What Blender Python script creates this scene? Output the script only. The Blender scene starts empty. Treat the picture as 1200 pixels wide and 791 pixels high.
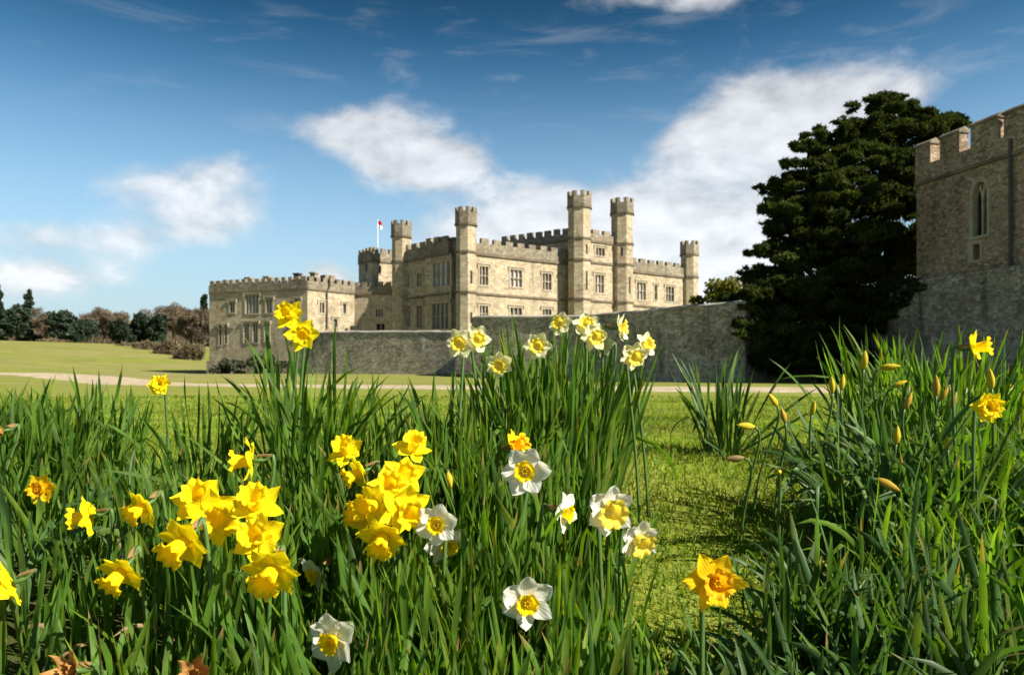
import bpy, bmesh, math, random
import numpy as np
from mathutils import Vector, Matrix

random.seed(7)
rng = np.random.default_rng(7)
SC = bpy.context.scene
COL = SC.collection
R = math.radians

# ------------------------------------------------------------------ camera
EYE = Vector((0.0, 0.0, 0.30))
cam_d = bpy.data.cameras.new('camera')
cam = bpy.data.objects.new('camera', cam_d)
COL.objects.link(cam)
cam.location = EYE
cam.rotation_euler = (R(90), 0, 0)
cam_d.sensor_width = 36
cam_d.lens = 27.0
cam_d.shift_y = 0.0371
cam_d.clip_start = 0.02
cam_d.clip_end = 6000
cam_d.dof.use_dof = True
cam_d.dof.focus_distance = 1.55
cam_d.dof.aperture_fstop = 10.0
SC.camera = cam

# ------------------------------------------------------------------ light
SUN_AZ = Vector((0.89, -0.46, 0)).normalized()
SUN_EL = R(40)
sun_dir = Vector((SUN_AZ.x*math.cos(SUN_EL), SUN_AZ.y*math.cos(SUN_EL), math.sin(SUN_EL)))
sl = bpy.data.lights.new('sun', 'SUN')
sl.energy = 4.0
sl.angle = R(0.6)
sl.color = (1.0, 0.93, 0.80)
so = bpy.data.objects.new('sun', sl)
COL.objects.link(so)
so.rotation_euler = (-sun_dir).to_track_quat('-Z', 'Y').to_euler()
so.location = (30, -10, 60)

vs = SC.view_settings
SC.display_settings.display_device = 'sRGB'
vs.view_transform = 'Standard'
vs.look = 'None'
vs.exposure = 1.42
vs.gamma = 1.0
vs.use_curve_mapping = False

W = bpy.data.worlds.new('World')
SC.world = W
W.use_nodes = True


class NT:
    """small helper to write node trees"""
    def __init__(s, tree):
        s.t = tree
        s.n = tree.nodes
        s.l = tree.links

    def new(s, typ, **kw):
        n = s.n.new(typ)
        for k, v in kw.items():
            setattr(n, k, v)
        return n

    def put(s, sock, v):
        if v is None:
            return
        if hasattr(v, 'is_output') or hasattr(v, 'links'):
            s.l.new(v, sock)
        else:
            sock.default_value = v

    def math(s, op, a, b=None, c=None, clamp=False):
        n = s.new('ShaderNodeMath', operation=op)
        n.use_clamp = clamp
        s.put(n.inputs[0], a)
        s.put(n.inputs[1], b)
        s.put(n.inputs[2], c)
        return n.outputs[0]

    def mix(s, f, a, b, blend='MIX'):
        n = s.new('ShaderNodeMix', data_type='RGBA', blend_type=blend)
        s.put(n.inputs['Factor'], f)
        for sock, v in ((n.inputs[6], a), (n.inputs[7], b)):
            if isinstance(v, tuple) and len(v) == 3:
                v = v + (1,)
            s.put(sock, v)
        return n.outputs[2]

    def ramp(s, f, stops, interp='LINEAR'):
        n = s.new('ShaderNodeValToRGB')
        n.color_ramp.interpolation = interp
        e = n.color_ramp.elements
        while len(e) < len(stops):
            e.new(0.5)
        for el, (p, c) in zip(e, stops):
            el.position = p
            el.color = (c, c, c, 1) if isinstance(c, (int, float)) else tuple(c) + (1,)
        s.put(n.inputs[0], f)
        return n.outputs[0]

    def mapr(s, v, a, b, c=0.0, d=1.0, smooth=True):
        n = s.new('ShaderNodeMapRange')
        n.interpolation_type = 'SMOOTHSTEP' if smooth else 'LINEAR'
        s.put(n.inputs[0], v)
        for i, x in zip((1, 2, 3, 4), (a, b, c, d)):
            s.put(n.inputs[i], x)
        return n.outputs[0]

    def noise(s, vec, scale, detail=4, rough=0.55, dist=0.0):
        n = s.new('ShaderNodeTexNoise')
        s.put(n.inputs['Vector'], vec)
        n.inputs['Scale'].default_value = scale
        n.inputs['Detail'].default_value = detail
        n.inputs['Roughness'].default_value = rough
        n.inputs['Distortion'].default_value = dist
        return n.outputs[0]

    def mapping(s, vec, scale=(1, 1, 1), loc=(0, 0, 0), rot=(0, 0, 0)):
        n = s.new('ShaderNodeMapping')
        s.put(n.inputs[0], vec)
        n.inputs['Scale'].default_value = scale
        n.inputs['Location'].default_value = loc
        n.inputs['Rotation'].default_value = rot
        return n.outputs[0]


def build_sky():
    nt = NT(W.node_tree)
    nt.n.clear()
    sky = nt.new('ShaderNodeTexSky', sky_type='NISHITA')
    sky.sun_disc = False
    sky.sun_elevation = SUN_EL
    # rotation 0 puts the sun on +Y, positive turns it towards +X
    sky.sun_rotation = math.atan2(sun_dir.x, sun_dir.y)
    sky.altitude = 0
    sky.air_density = 1.0
    sky.dust_density = 0.6
    sky.ozone_density = 3.0
    tc = nt.new('ShaderNodeTexCoord')
    d = tc.outputs['Generated']
    sep = nt.new('ShaderNodeSeparateXYZ')
    nt.l.new(d, sep.inputs[0])
    az = nt.math('ARCTAN2', sep.outputs[0], sep.outputs[1])
    el = nt.math('ARCSINE', sep.outputs[2])
    comb = nt.new('ShaderNodeCombineXYZ')
    nt.put(comb.inputs[0], az)
    nt.put(comb.inputs[1], el)
    v2 = comb.outputs[0]
    # sky base: deep clear spring blue overhead, paler towards the horizon
    hsv = nt.new('ShaderNodeHueSaturation')
    nt.l.new(sky.outputs[0], hsv.inputs['Color'])
    hsv.inputs['Saturation'].default_value = SKY_SAT
    deep = nt.mapr(el, 0.02, 0.50, 1.0, SKY_DEEP, smooth=False)
    sky_col = nt.mix(1.0, hsv.outputs[0], (1, 1, 1), 'MULTIPLY')
    vm = nt.new('ShaderNodeVectorMath', operation='SCALE')
    nt.l.new(sky_col, vm.inputs[0])
    nt.put(vm.inputs[3], deep)
    base = nt.mix(1.0, vm.outputs[0], (0.66, 1.0, 0.95), 'MULTIPLY')
    # cumulus banks: (azimuth deg, elevation deg, half widths deg, weight)
    banks = [(-13.8, 17.2, 4.2, 1.4, .75), (-9.4, 17.4, 4.0, 2.7, 1.05), (-4.6, 15.6, 3.6, 2.2, .95), (-7.5, 15.0, 4.2, 1.5, .7),
             (-20.6, 13.6, 4.0, 2.1, 1.0), (-22.3, 10.6, 4.8, 1.8, .95), (-25.8, 12.6, 2.6, 1.2, .4),
             (17.8, 18.2, 4.6, 3.2, 1.05), (12.8, 16.6, 2.6, 1.7, .75), (22.0, 17.4, 5.0, 3.2, .95), (27.0, 18.4, 3.6, 1.8, .8),
             (15.5, 14.2, 3.6, 2.0, .5),
             (2.2, 12.4, 4.5, 2.2, .85), (-3.5, 10.5, 5.0, 2.2, .7), (12.0, 11.0, 8.0, 3.8, .9), (19.0, 9.0, 8.5, 5.0, 1.0), (6.0, 8.0, 10.0, 4.2, .9), (-2.0, 6.0, 12.0, 3.0, .45),
             (-31.5, 8.8, 7.5, 1.3, .85), (-33.5, 5.6, 3.6, 1.5, .8), (-28.5, 6.4, 4.5, 1.2, .65), (-13.2, 7.2, 2.0, 1.2, .95),
             (9.5, 25.8, 7.5, 1.2, .62), (6.0, 22.6, 3.0, .8, .4), (15.0, 25.6, 4.0, 1.4, .6), (-9.0, 22.0, 8.0, 1.2, .3),
             (-60, 18, 20, 6, .7), (62, 20, 18, 8, .9), (120, 25, 30, 10, .8), (-130, 22, 30, 9, .8)]
    tot = None
    for a, e, wa, we, wt in banks:
        x = nt.math('MULTIPLY_ADD', az, 57.29578 / wa, -a / wa)
        y = nt.math('MULTIPLY_ADD', el, 57.29578 / we, -e / we)
        r2 = nt.math('ADD', nt.math('MULTIPLY', x, x), nt.math('MULTIPLY', y, y))
        g = nt.math('MULTIPLY', nt.math('EXPONENT', nt.math('MULTIPLY', r2, -1.0)), wt)
        tot = g if tot is None else nt.math('ADD', tot, g)
    tot = nt.math('MINIMUM', tot, 1.25)
    m1 = nt.mapping(v2, (1.0, 1.7, 1))
    n1 = nt.noise(m1, 9.0, 9, 0.58, 0.25)
    n2 = nt.noise(m1, 3.2, 3, 0.5, 0.2)
    nn = nt.math('MULTIPLY_ADD', n2, 0.35, nt.math('MULTIPLY', n1, 1.45))      # about 0.9 on average
    dens_in = nt.math('ADD', tot, nt.math('MULTIPLY', nt.math('SUBTRACT', nn, 0.9), 1.15))
    dens = nt.mapr(dens_in, 0.34, 1.08)
    wisp = nt.noise(nt.mapping(v2, (1.3, 7.0, 1), (0, 0, 0), (0, 0, R(-32))), 4.0, 7, 0.62, 0.5)
    wmask = nt.math('MULTIPLY', nt.mapr(el, 0.20, 0.36), nt.mapr(az, -0.75, -0.25))
    wispd = nt.math('MULTIPLY', nt.math('MULTIPLY', nt.mapr(wisp, 0.50, 0.72), wmask), 0.16)
    shade = nt.noise(nt.mapping(v2, (1.0, 2.0, 1), (0, 0.02, 0)), 14.0, 6, 0.6, 0.3)
    thick = nt.mapr(dens_in, 0.55, 1.5)
    m1b = nt.mapping(v2, (1.0, 1.7, 1), (-0.012, -0.030, 0))
    n1b = nt.noise(m1b, 9.0, 9, 0.58, 0.25)
    relief = nt.math('MULTIPLY', nt.math('SUBTRACT', n1, n1b), 0.75)
    bright = nt.math('MULTIPLY_ADD', shade, 0.45, nt.math('MULTIPLY_ADD', thick, 0.20, 0.56))
    lowf = nt.mapr(el, 0.0, 0.42, 1.0, 0.80)
    bright = nt.math('MAXIMUM', nt.math('ADD', nt.math('MULTIPLY', bright, lowf), relief), 0.50)
    cl = nt.new('ShaderNodeVectorMath', operation='SCALE')
    cl.inputs[0].default_value = (CLOUD, CLOUD * 1.0, CLOUD * 1.02)
    nt.put(cl.inputs[3], bright)
    # thin veil near the horizon
    veil = nt.mapr(el, -0.02, 0.43, 1.0, 0.0)
    base2 = nt.mix(veil, base, (CLOUD * .49, CLOUD * .58, CLOUD * .64))
    f = nt.math('MAXIMUM', nt.math('MULTIPLY', dens, 0.80), wispd)
    colr = nt.mix(f, base2, cl.outputs[0])
    bg = nt.new('ShaderNodeBackground')
    nt.l.new(colr, bg.inputs[0])
    bg.inputs[1].default_value = SKY_STRENGTH
    out = nt.new('ShaderNodeOutputWorld')
    nt.l.new(bg.outputs[0], out.inputs[0])


SKY_STRENGTH = 0.105
SKY_SAT = 1.26
SKY_DEEP = 0.12
CLOUD = 4.0
build_sky()

# ------------------------------------------------------------------ bookkeeping
def put(name, me, mat=None, parent=None, loc=None):
    o = bpy.data.objects.new(name, me)
    COL.objects.link(o)
    if mat is not None and not me.materials:
        me.materials.append(mat)
    if parent is not None:
        o.parent = parent
    if loc is not None:
        o.location = loc
    return o


def tag(o, label, cat, group=None, kind=None):
    o['label'] = label
    o['category'] = cat
    if group:
        o['group'] = group
    if kind:
        o['kind'] = kind
    return o


def thing(name, label, cat, loc=(0, 0, 0), group=None):
    o = bpy.data.objects.new(name, None)
    COL.objects.link(o)
    o.location = loc
    o.empty_display_size = 0.1
    return tag(o, label, cat, group)


def bm_obj(name, bm, mat, parent=None, smooth=False):
    bmesh.ops.recalc_face_normals(bm, faces=bm.faces)
    me = bpy.data.meshes.new(name)
    bm.to_mesh(me)
    bm.free()
    if smooth:
        for p in me.polygons:
            p.use_smooth = True
    return put(name, me, mat, parent)


def np_mesh(name, verts, quads, smooth=True, along=None):
    """verts (n,3); quads (m,4)"""
    me = bpy.data.meshes.new(name)
    k = quads.shape[1]
    me.vertices.add(len(verts))
    me.vertices.foreach_set('co', np.ascontiguousarray(verts, dtype=np.float32).ravel())
    me.loops.add(quads.size)
    me.loops.foreach_set('vertex_index', np.ascontiguousarray(quads, dtype=np.int32).ravel())
    me.polygons.add(len(quads))
    me.polygons.foreach_set('loop_start', np.arange(0, quads.size, k, dtype=np.int32))
    me.polygons.foreach_set('loop_total', np.full(len(quads), k, dtype=np.int32))
    me.polygons.foreach_set('use_smooth', np.full(len(quads), smooth, dtype=bool))
    if along is not None:
        at_ = me.attributes.new('along', 'FLOAT', 'POINT')
        at_.data.foreach_set('value', np.ascontiguousarray(along, dtype=np.float32))
    me.update()
    return me


def box(bm, x0, x1, y0, y1, z0, z1, M=None):
    vs_ = [bm.verts.new((x, y, z)) for z in (z0, z1) for x, y in ((x0, y0), (x1, y0), (x1, y1), (x0, y1))]
    if M is not None:
        for v in vs_:
            v.co = M @ v.co
    for f in ((3, 2, 1, 0), (4, 5, 6, 7), (0, 1, 5, 4), (1, 2, 6, 5), (2, 3, 7, 6), (3, 0, 4, 7)):
        bm.faces.new([vs_[i] for i in f])
    return vs_


def tube(bm, pts, radii, n=8, cap=True):
    """round tube along pts"""
    rings = []
    prev = None
    for i, p in enumerate(pts):
        p = Vector(p)
        a = Vector(pts[max(i - 1, 0)])
        b = Vector(pts[min(i + 1, len(pts) - 1)])
        t = (b - a).normalized()
        if prev is None:
            s = t.orthogonal().normalized()
        else:
            s = (prev - t * prev.dot(t)).normalized()
        prev = s
        u = t.cross(s)
        r = radii[i] if hasattr(radii, '__len__') else radii
        rings.append([bm.verts.new(p + (s * math.cos(k * 2 * math.pi / n) + u * math.sin(k * 2 * math.pi / n)) * r) for k in range(n)])
    for A, B in zip(rings, rings[1:]):
        for k in range(n):
            bm.faces.new((A[k], A[(k + 1) % n], B[(k + 1) % n], B[k]))
    if cap:
        bm.faces.new(rings[0][::-1])
        bm.faces.new(rings[-1])


def at(u, v, Y):
    """the point at depth Y seen along a bearing of the survey picture (1200 wide)"""
    return Vector(((u - 600) / 900 * Y, Y, EYE.z + (440 - v) / 900 * Y))


# ------------------------------------------------------------------ materials
def mat(name):
    m = bpy.data.materials.new(name)
    m.use_nodes = True
    nt = NT(m.node_tree)
    nt.n.clear()
    out = nt.new('ShaderNodeOutputMaterial')
    return m, nt, out


def principled(nt, out, col, rough=0.8, bump=None, bump_str=0.4, bump_dist=0.02, spec=0.3):
    p = nt.new('ShaderNodeBsdfPrincipled')
    if isinstance(col, tuple):
        col = col + (1,) if len(col) == 3 else col
    nt.put(p.inputs['Base Color'], col)
    nt.put(p.inputs['Roughness'], rough)
    p.inputs['Specular IOR Level'].default_value = spec
    if bump is not None:
        b = nt.new('ShaderNodeBump')
        b.inputs['Strength'].default_value = bump_str
        b.inputs['Distance'].default_value = bump_dist
        nt.put(b.inputs['Height'], bump)
        nt.l.new(b.outputs[0], p.inputs['Normal'])
    nt.l.new(p.outputs[0], out.inputs[0])
    return p


def stone(name, c_lo, c_mid, c_hi, cell=(2.2, 2.2, 3.6), joint=(0.25, 0.22, 0.18), joint_w=0.05, joint_f=0.55, stain=0.4, stain_col=(0.08, 0.075, 0.065), lichen=0.0, cellmix=0.55, bump=0.5, scale=1.0):
    m, nt, out = mat(name)
    tc = nt.new('ShaderNodeTexCoord')
    ob = tc.outputs['Object']
    warp = nt.new('ShaderNodeVectorMath', operation='MULTIPLY_ADD')
    nz = nt.new('ShaderNodeTexNoise')
    nt.l.new(ob, nz.inputs['Vector'])
    nz.inputs['Scale'].default_value = 3.0
    nt.l.new(nz.outputs['Color'], warp.inputs[0])
    warp.inputs[1].default_value = (0.07, 0.07, 0.05)
    nt.l.new(ob, warp.inputs[2])
    mp = nt.mapping(warp.outputs[0], cell)
    vo = nt.new('ShaderNodeTexVoronoi', feature='F1')
    nt.l.new(mp, vo.inputs['Vector'])
    vo.inputs['Scale'].default_value = scale
    ve = nt.new('ShaderNodeTexVoronoi', feature='DISTANCE_TO_EDGE')
    nt.l.new(mp, ve.inputs['Vector'])
    ve.inputs['Scale'].default_value = scale
    sepc = nt.new('ShaderNodeSeparateColor')
    nt.l.new(vo.outputs['Color'], sepc.inputs[0])
    big = nt.noise(ob, 0.35, 5, 0.6)
    fine = nt.noise(ob, 9.0, 5, 0.65)
    val = nt.math('MULTIPLY_ADD', sepc.outputs[0], cellmix, nt.math('MULTIPLY', fine, 1 - cellmix))
    val = nt.math('ADD', val, nt.math('MULTIPLY', nt.math('SUBTRACT', big, 0.5), 1.1), clamp=True)
    c = nt.ramp(val, [(0.12, c_lo), (0.5, c_mid), (0.88, c_hi)])
    # old warm and grey stones
    tint = nt.mapr(sepc.outputs[1], 0.72, 0.95)
    c = nt.mix(nt.math('MULTIPLY', tint, 0.45), c, tuple(x * y for x, y in zip(c_mid, (1.1, 0.84, 0.62))))
    edge = nt.mapr(ve.outputs[0], 0.0, joint_w, 1.0, 0.0)
    c = nt.mix(nt.math('MULTIPLY', edge, joint_f), c, joint)
    # rain stains run down the face
    st = nt.noise(nt.mapping(ob, (1.0, 1.0, 0.22)), 0.9, 6, 0.65, 0.4)
    c = nt.mix(nt.math('MULTIPLY', nt.mapr(st, 0.52, 0.74), stain), c, stain_col)
    if lichen:
        li = nt.noise(ob, 1.7, 7, 0.7, 0.6)
        c = nt.mix(nt.math('MULTIPLY', nt.mapr(li, 0.57, 0.68), lichen), c, (0.42, 0.41, 0.38))
    h = nt.math('ADD', nt.math('MULTIPLY', edge, -0.6), nt.math('MULTIPLY', fine, 0.6))
    principled(nt, out, c, 0.92, h, bump, 0.03, 0.15)
    return m


M = {}
M['ashlar'] = stone('castle_stone', (0.20, 0.165, 0.115), (0.385, 0.322, 0.225), (0.53, 0.455, 0.33), (1.9, 1.9, 3.4), (0.27, 0.22, 0.15), 0.07, 0.5, 0.6, (0.16, 0.13, 0.09), 0.0, 0.45, 0.45, 1.05)
M['weathered'] = stone('weathered_stone', (0.12, 0.105, 0.08), (0.215, 0.185, 0.135), (0.33, 0.285, 0.21), (2.0, 2.0, 3.2), (0.12, 0.10, 0.08), 0.06, 0.5, 0.5, (0.07, 0.065, 0.055), 0.12, 0.5, 0.5, 1.1)
M['trim'] = stone('dressed_stone', (0.26, 0.225, 0.165), (0.36, 0.31, 0.23), (0.44, 0.39, 0.30), (1.2, 1.2, 3.0), (0.25, 0.21, 0.16), 0.03, 0.3, 0.4, (0.10, 0.09, 0.07), 0.0, 0.4, 0.25)
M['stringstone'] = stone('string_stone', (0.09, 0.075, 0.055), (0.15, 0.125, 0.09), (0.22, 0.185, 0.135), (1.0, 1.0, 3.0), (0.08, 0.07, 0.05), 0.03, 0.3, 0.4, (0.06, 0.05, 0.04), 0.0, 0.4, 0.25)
M['rubble'] = stone('rubble_stone', (0.12, 0.105, 0.080), (0.315, 0.28, 0.215), (0.54, 0.48, 0.375), (3.0, 3.0, 4.8), (0.17, 0.155, 0.13), 0.09, 0.55, 0.85, (0.07, 0.064, 0.053), 0.75, 0.55, 0.9, 1.3)
M['gatestone'] = stone('gatehouse_stone', (0.15, 0.112, 0.075), (0.32, 0.242, 0.165), (0.48, 0.38, 0.27), (3.2, 3.2, 5.4), (0.24, 0.19, 0.14), 0.10, 0.6, 0.5, (0.07, 0.055, 0.04), 0.12, 0.68, 0.9, 1.4)
M['coping'] = stone('coping_stone', (0.18, 0.17, 0.15), (0.30, 0.28, 0.25), (0.42, 0.40, 0.36), (1.4, 1.4, 3.0), (0.13, 0.12, 0.1), 0.04, 0.4, 0.5, (0.08, 0.075, 0.065), 0.4, 0.5, 0.5)

def simple(name, col, rough=0.6, spec=0.3, var=0.25, scale=4.0, metal=0.0):
    m, nt, out = mat(name)
    tc = nt.new('ShaderNodeTexCoord')
    n = nt.noise(tc.outputs['Object'], scale, 5, 0.6)
    c = nt.mix(n, tuple(x * (1 - var) for x in col), tuple(min(1, x * (1 + var)) for x in col))
    p = principled(nt, out, c, rough, n, 0.15, 0.01, spec)
    p.inputs['Metallic'].default_value = metal
    return m

M['glass'] = simple('leaded_glass', (0.14, 0.145, 0.155), 0.16, 0.6, 0.5, 1.6)
M['pale_glass'] = simple('pale_reflection_glass', (0.42, 0.41, 0.42), 0.2, 0.6, 0.35, 1.6)  # whitish reflection in the panes is put into the base colour
M['dark'] = simple('dark_opening', (0.025, 0.022, 0.02), 0.8, 0.2, 0.3)
M['lead'] = simple('lead_pipe', (0.05, 0.045, 0.04), 0.5, 0.4, 0.3)
M['roof'] = simple('lead_roof', (0.16, 0.16, 0.16), 0.6, 0.3, 0.2)
M['wood'] = simple('old_door_wood', (0.07, 0.05, 0.035), 0.8, 0.2, 0.4)
M['flag_red'] = simple('red_flag_cloth', (0.42, 0.02, 0.03), 0.85, 0.1, 0.1)
M['flag_white'] = simple('white_flag_cloth', (0.75, 0.74, 0.74), 0.85, 0.1, 0.05)
M['white_paint'] = simple('white_painted_wood', (0.75, 0.75, 0.73), 0.5, 0.4, 0.05)
M['bark'] = simple('tree_bark', (0.085, 0.065, 0.048), 0.95, 0.1, 0.5, 6.0)


def leafy(name, cols, trans=0.3, rough=0.5, spec=0.3, tcol=None, along=None, bump=False, coat=0.0, jitter_scale=0.0, tip=None):
    """leaf material: colour differs from leaf to leaf"""
    m, nt, out = mat(name)
    g = nt.new('ShaderNodeNewGeometry')
    c = nt.ramp(g.outputs['Random Per Island'], [(i / max(len(cols) - 1, 1), x) for i, x in enumerate(cols)])
    tc = nt.new('ShaderNodeTexCoord')
    if jitter_scale:
        nz = nt.noise(tc.outputs['Object'], jitter_scale, 3, 0.6)
        k = nt.mapr(nz, 0.3, 0.7, 0.55, 1.35)
        vm = nt.new('ShaderNodeVectorMath', operation='SCALE')
        nt.l.new(c, vm.inputs[0])
        nt.put(vm.inputs[3], k)
        c = vm.outputs[0]
    if tip:
        al = nt.new('ShaderNodeAttribute', attribute_name='along')
        wn = nt.new('ShaderNodeTexWhiteNoise', noise_dimensions='1D')
        nt.l.new(g.outputs['Random Per Island'], wn.inputs['W'])
        st = nt.mapr(wn.outputs['Value'], 0.0, 1.0, 0.84, 1.7, smooth=False)
        k = nt.mapr(nt.math('SUBTRACT', al.outputs['Fac'], st), 0.0, 0.06)
        c = nt.mix(nt.math('MULTIPLY', k, 0.85), c, tip)
        c = nt.mix(nt.mapr(al.outputs['Fac'], 0.0, 0.25, 0.35, 0.0), c, (0.20, 0.26, 0.09))
    p = nt.new('ShaderNodeBsdfPrincipled')
    nt.put(p.inputs['Base Color'], c)
    p.inputs['Roughness'].default_value = rough
    p.inputs['Specular IOR Level'].default_value = spec
    t = nt.new('ShaderNodeBsdfTranslucent')
    tc2 = nt.mix(1.0, c, tcol or (1.3, 1.35, 0.45), 'MULTIPLY')
    nt.l.new(tc2, t.inputs[0])
    mx = nt.new('ShaderNodeMixShader')
    mx.inputs[0].default_value = trans
    nt.l.new(p.outputs[0], mx.inputs[1])
    nt.l.new(t.outputs[0], mx.inputs[2])
    nt.l.new(mx.outputs[0], out.inputs[0])
    return m


M['daff_leaf'] = leafy('daffodil_leaf', [(0.045, 0.105, 0.012), (0.080, 0.165, 0.016), (0.060, 0.140, 0.022), (0.12, 0.21, 0.020), (0.085, 0.17, 0.026), (0.17, 0.22, 0.022)], 0.48, 0.52, 0.22, (1.8, 1.8, 0.42), jitter_scale=9.0, tip=(0.26, 0.18, 0.06))
M['daff_leaf_blue'] = leafy('glaucous_daffodil_leaf', [(0.038, 0.088, 0.022), (0.062, 0.128, 0.036), (0.080, 0.155, 0.044), (0.048, 0.11, 0.020), (0.115, 0.17, 0.036)], 0.38, 0.48, 0.28, (1.6, 1.65, 0.5), jitter_scale=9.0, tip=(0.26, 0.18, 0.06))
M['dead_leaf'] = leafy('dead_leaf', [(0.30, 0.22, 0.10), (0.38, 0.30, 0.15), (0.24, 0.16, 0.07)], 0.3, 0.7, 0.2, (1.1, 1.0, 0.7))
M['grass'] = leafy('grass_blade', [(0.12, 0.23, 0.015), (0.17, 0.28, 0.02), (0.23, 0.31, 0.03), (0.28, 0.29, 0.05), (0.14, 0.26, 0.02)], 0.45, 0.6, 0.2, (1.4, 1.3, 0.4), jitter_scale=1.6)
M['cedar'] = leafy('dark_conifer_foliage', [(0.024, 0.046, 0.014), (0.040, 0.062, 0.017), (0.070, 0.070, 0.018), (0.030, 0.052, 0.020)], 0.34, 0.95, 0.03, (1.2, 1.2, 0.4), jitter_scale=0.5)
M['conifer'] = leafy('far_evergreen_foliage', [(0.020, 0.035, 0.022), (0.030, 0.048, 0.028), (0.042, 0.058, 0.03)], 0.15, 0.6, 0.2, jitter_scale=0.3)
M['olive'] = leafy('yellow_green_foliage', [(0.12, 0.135, 0.018), (0.17, 0.175, 0.025), (0.22, 0.20, 0.035)], 0.3, 0.6, 0.2, jitter_scale=0.8)
M['twig'] = leafy('bare_twig_haze', [(0.11, 0.085, 0.06), (0.15, 0.115, 0.078), (0.185, 0.135, 0.09), (0.13, 0.115, 0.075)], 0.1, 0.9, 0.1, (1, 1, 1), jitter_scale=0.3)
M['scrub'] = leafy('dry_scrub', [(0.15, 0.115, 0.07), (0.20, 0.16, 0.095), (0.12, 0.11, 0.055)], 0.1, 0.9, 0.1, (1, 1, 1), jitter_scale=0.3)
M['shrub'] = leafy('grey_green_shrub', [(0.045, 0.055, 0.032), (0.065, 0.072, 0.042), (0.085, 0.088, 0.05)], 0.15, 0.7, 0.2, jitter_scale=0.8)
M['ivy'] = leafy('ivy_leaf', [(0.012, 0.030, 0.008), (0.02, 0.045, 0.012), (0.03, 0.055, 0.012)], 0.15, 0.45, 0.4, jitter_scale=2.0)


def petal(name, c0, c1, trans=0.4, tcol=(1.1, 1.05, 0.8), edge=None):
    m, nt, out = mat(name)
    tc = nt.new('ShaderNodeTexCoord')
    g = nt.new('ShaderNodeNewGeometry')
    n = nt.noise(tc.outputs['Object'], 60, 4, 0.6, 0.4)
    ac = nt.new('ShaderNodeAttribute', attribute_name='across')
    al = nt.new('ShaderNodeAttribute', attribute_name='along')
    vein = nt.math('SINE', nt.math('MULTIPLY_ADD', ac.outputs['Fac'], 24.0, nt.math('MULTIPLY', n, 3.0)))
    r = nt.math('MULTIPLY_ADD', g.outputs['Random Per Island'], 0.5, nt.math('MULTIPLY', n, 0.5))
    c = nt.mix(r, c0, c1)
    c = nt.mix(nt.mapr(vein, 0.2, 1.0, 0.0, 0.20), c, tuple(x * y for x, y in zip(c0, (.86, .74, .5))))
    c = nt.mix(nt.mapr(al.outputs['Fac'], 0.0, 0.35, 0.45, 0.0), c, tuple(x * y for x, y in zip(c0, (.80, .85, .4))))
    p = nt.new('ShaderNodeBsdfPrincipled')
    nt.put(p.inputs['Base Color'], c)
    p.inputs['Roughness'].default_value = 0.62
    p.inputs['Specular IOR Level'].default_value = 0.14
    b = nt.new('ShaderNodeBump')
    b.inputs['Strength'].default_value = 0.35
    b.inputs['Distance'].default_value = 0.002
    nt.put(b.inputs['Height'], nt.math('MULTIPLY_ADD', vein, 0.18, n))
    nt.l.new(b.outputs[0], p.inputs['Normal'])
    t = nt.new('ShaderNodeBsdfTranslucent')
    nt.l.new(nt.mix(1.0, c, tcol, 'MULTIPLY'), t.inputs[0])
    mx = nt.new('ShaderNodeMixShader')
    mx.inputs[0].default_value = trans
    nt.l.new(p.outputs[0], mx.inputs[1])
    nt.l.new(t.outputs[0], mx.inputs[2])
    nt.l.new(mx.outputs[0], out.inputs[0])
    return m


M['p_yellow'] = petal('yellow_petal', (0.92, 0.77, 0.006), (0.95, 0.85, 0.016))
M['p_gold'] = petal('golden_petal', (0.90, 0.62, 0.008), (0.93, 0.73, 0.015))
M['t_yellow'] = petal('golden_trumpet', (0.92, 0.66, 0.006), (0.93, 0.74, 0.010))
M['t_orange'] = petal('orange_trumpet', (0.88, 0.44, 0.006), (0.90, 0.56, 0.010))
M['p_white'] = petal('white_petal', (0.88, 0.88, 0.80), (0.92, 0.92, 0.88), 0.48, (1.0, 1.0, 0.9))
M['p_cream'] = petal('cream_petal', (0.82, 0.80, 0.48), (0.86, 0.85, 0.62), 0.35, (1.0, 1.0, 0.8))
M['t_lemon'] = petal('lemon_cup', (0.86, 0.68, 0.06), (0.90, 0.76, 0.14))
M['bud'] = petal('daffodil_bud_skin', (0.62, 0.48, 0.03), (0.72, 0.62, 0.06), 0.25)
M['bud_dull'] = petal('dull_bud_skin', (0.50, 0.30, 0.04), (0.58, 0.42, 0.08), 0.2)
M['stem'] = leafy('daffodil_stem', [(0.07, 0.14, 0.03), (0.09, 0.17, 0.04)], 0.15, 0.45, 0.35)
M['spathe'] = petal('papery_spathe', (0.32, 0.20, 0.10), (0.46, 0.33, 0.19), 0.35, (1, 0.95, 0.8))
M['wither'] = petal('withered_petal', (0.42, 0.20, 0.05), (0.55, 0.32, 0.12), 0.3, (1, 0.9, 0.7))

# ------------------------------------------------------------------ terrain
def sst(a, b, x):
    t = np.clip((x - a) / (b - a), 0, 1)
    return t * t * (3 - 2 * t)


def ground(x, y):
    x = np.asarray(x, float)
    y = np.asarray(y, float)
    near = -0.40 * (1 - sst(0.35, 3.2, y))
    d = -0.75 * x + 0.66 * y
    hill = 0.42 * sst(33, 52, d) + 7.7 * sst(90, 205, d) + 9 * sst(215, 420, d)
    mid = -0.12 * sst(14, 40, y) * (1 - sst(30, 50, d))
    roll = 0.02 * np.sin(x * 1.7 + 0.6 * y) * np.sin(y * 1.1) * sst(1.5, 4, y) * (1 - sst(8, 16, y))
    return near + hill + mid + roll


def gz(x, y):
    return float(ground(x, y))


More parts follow.
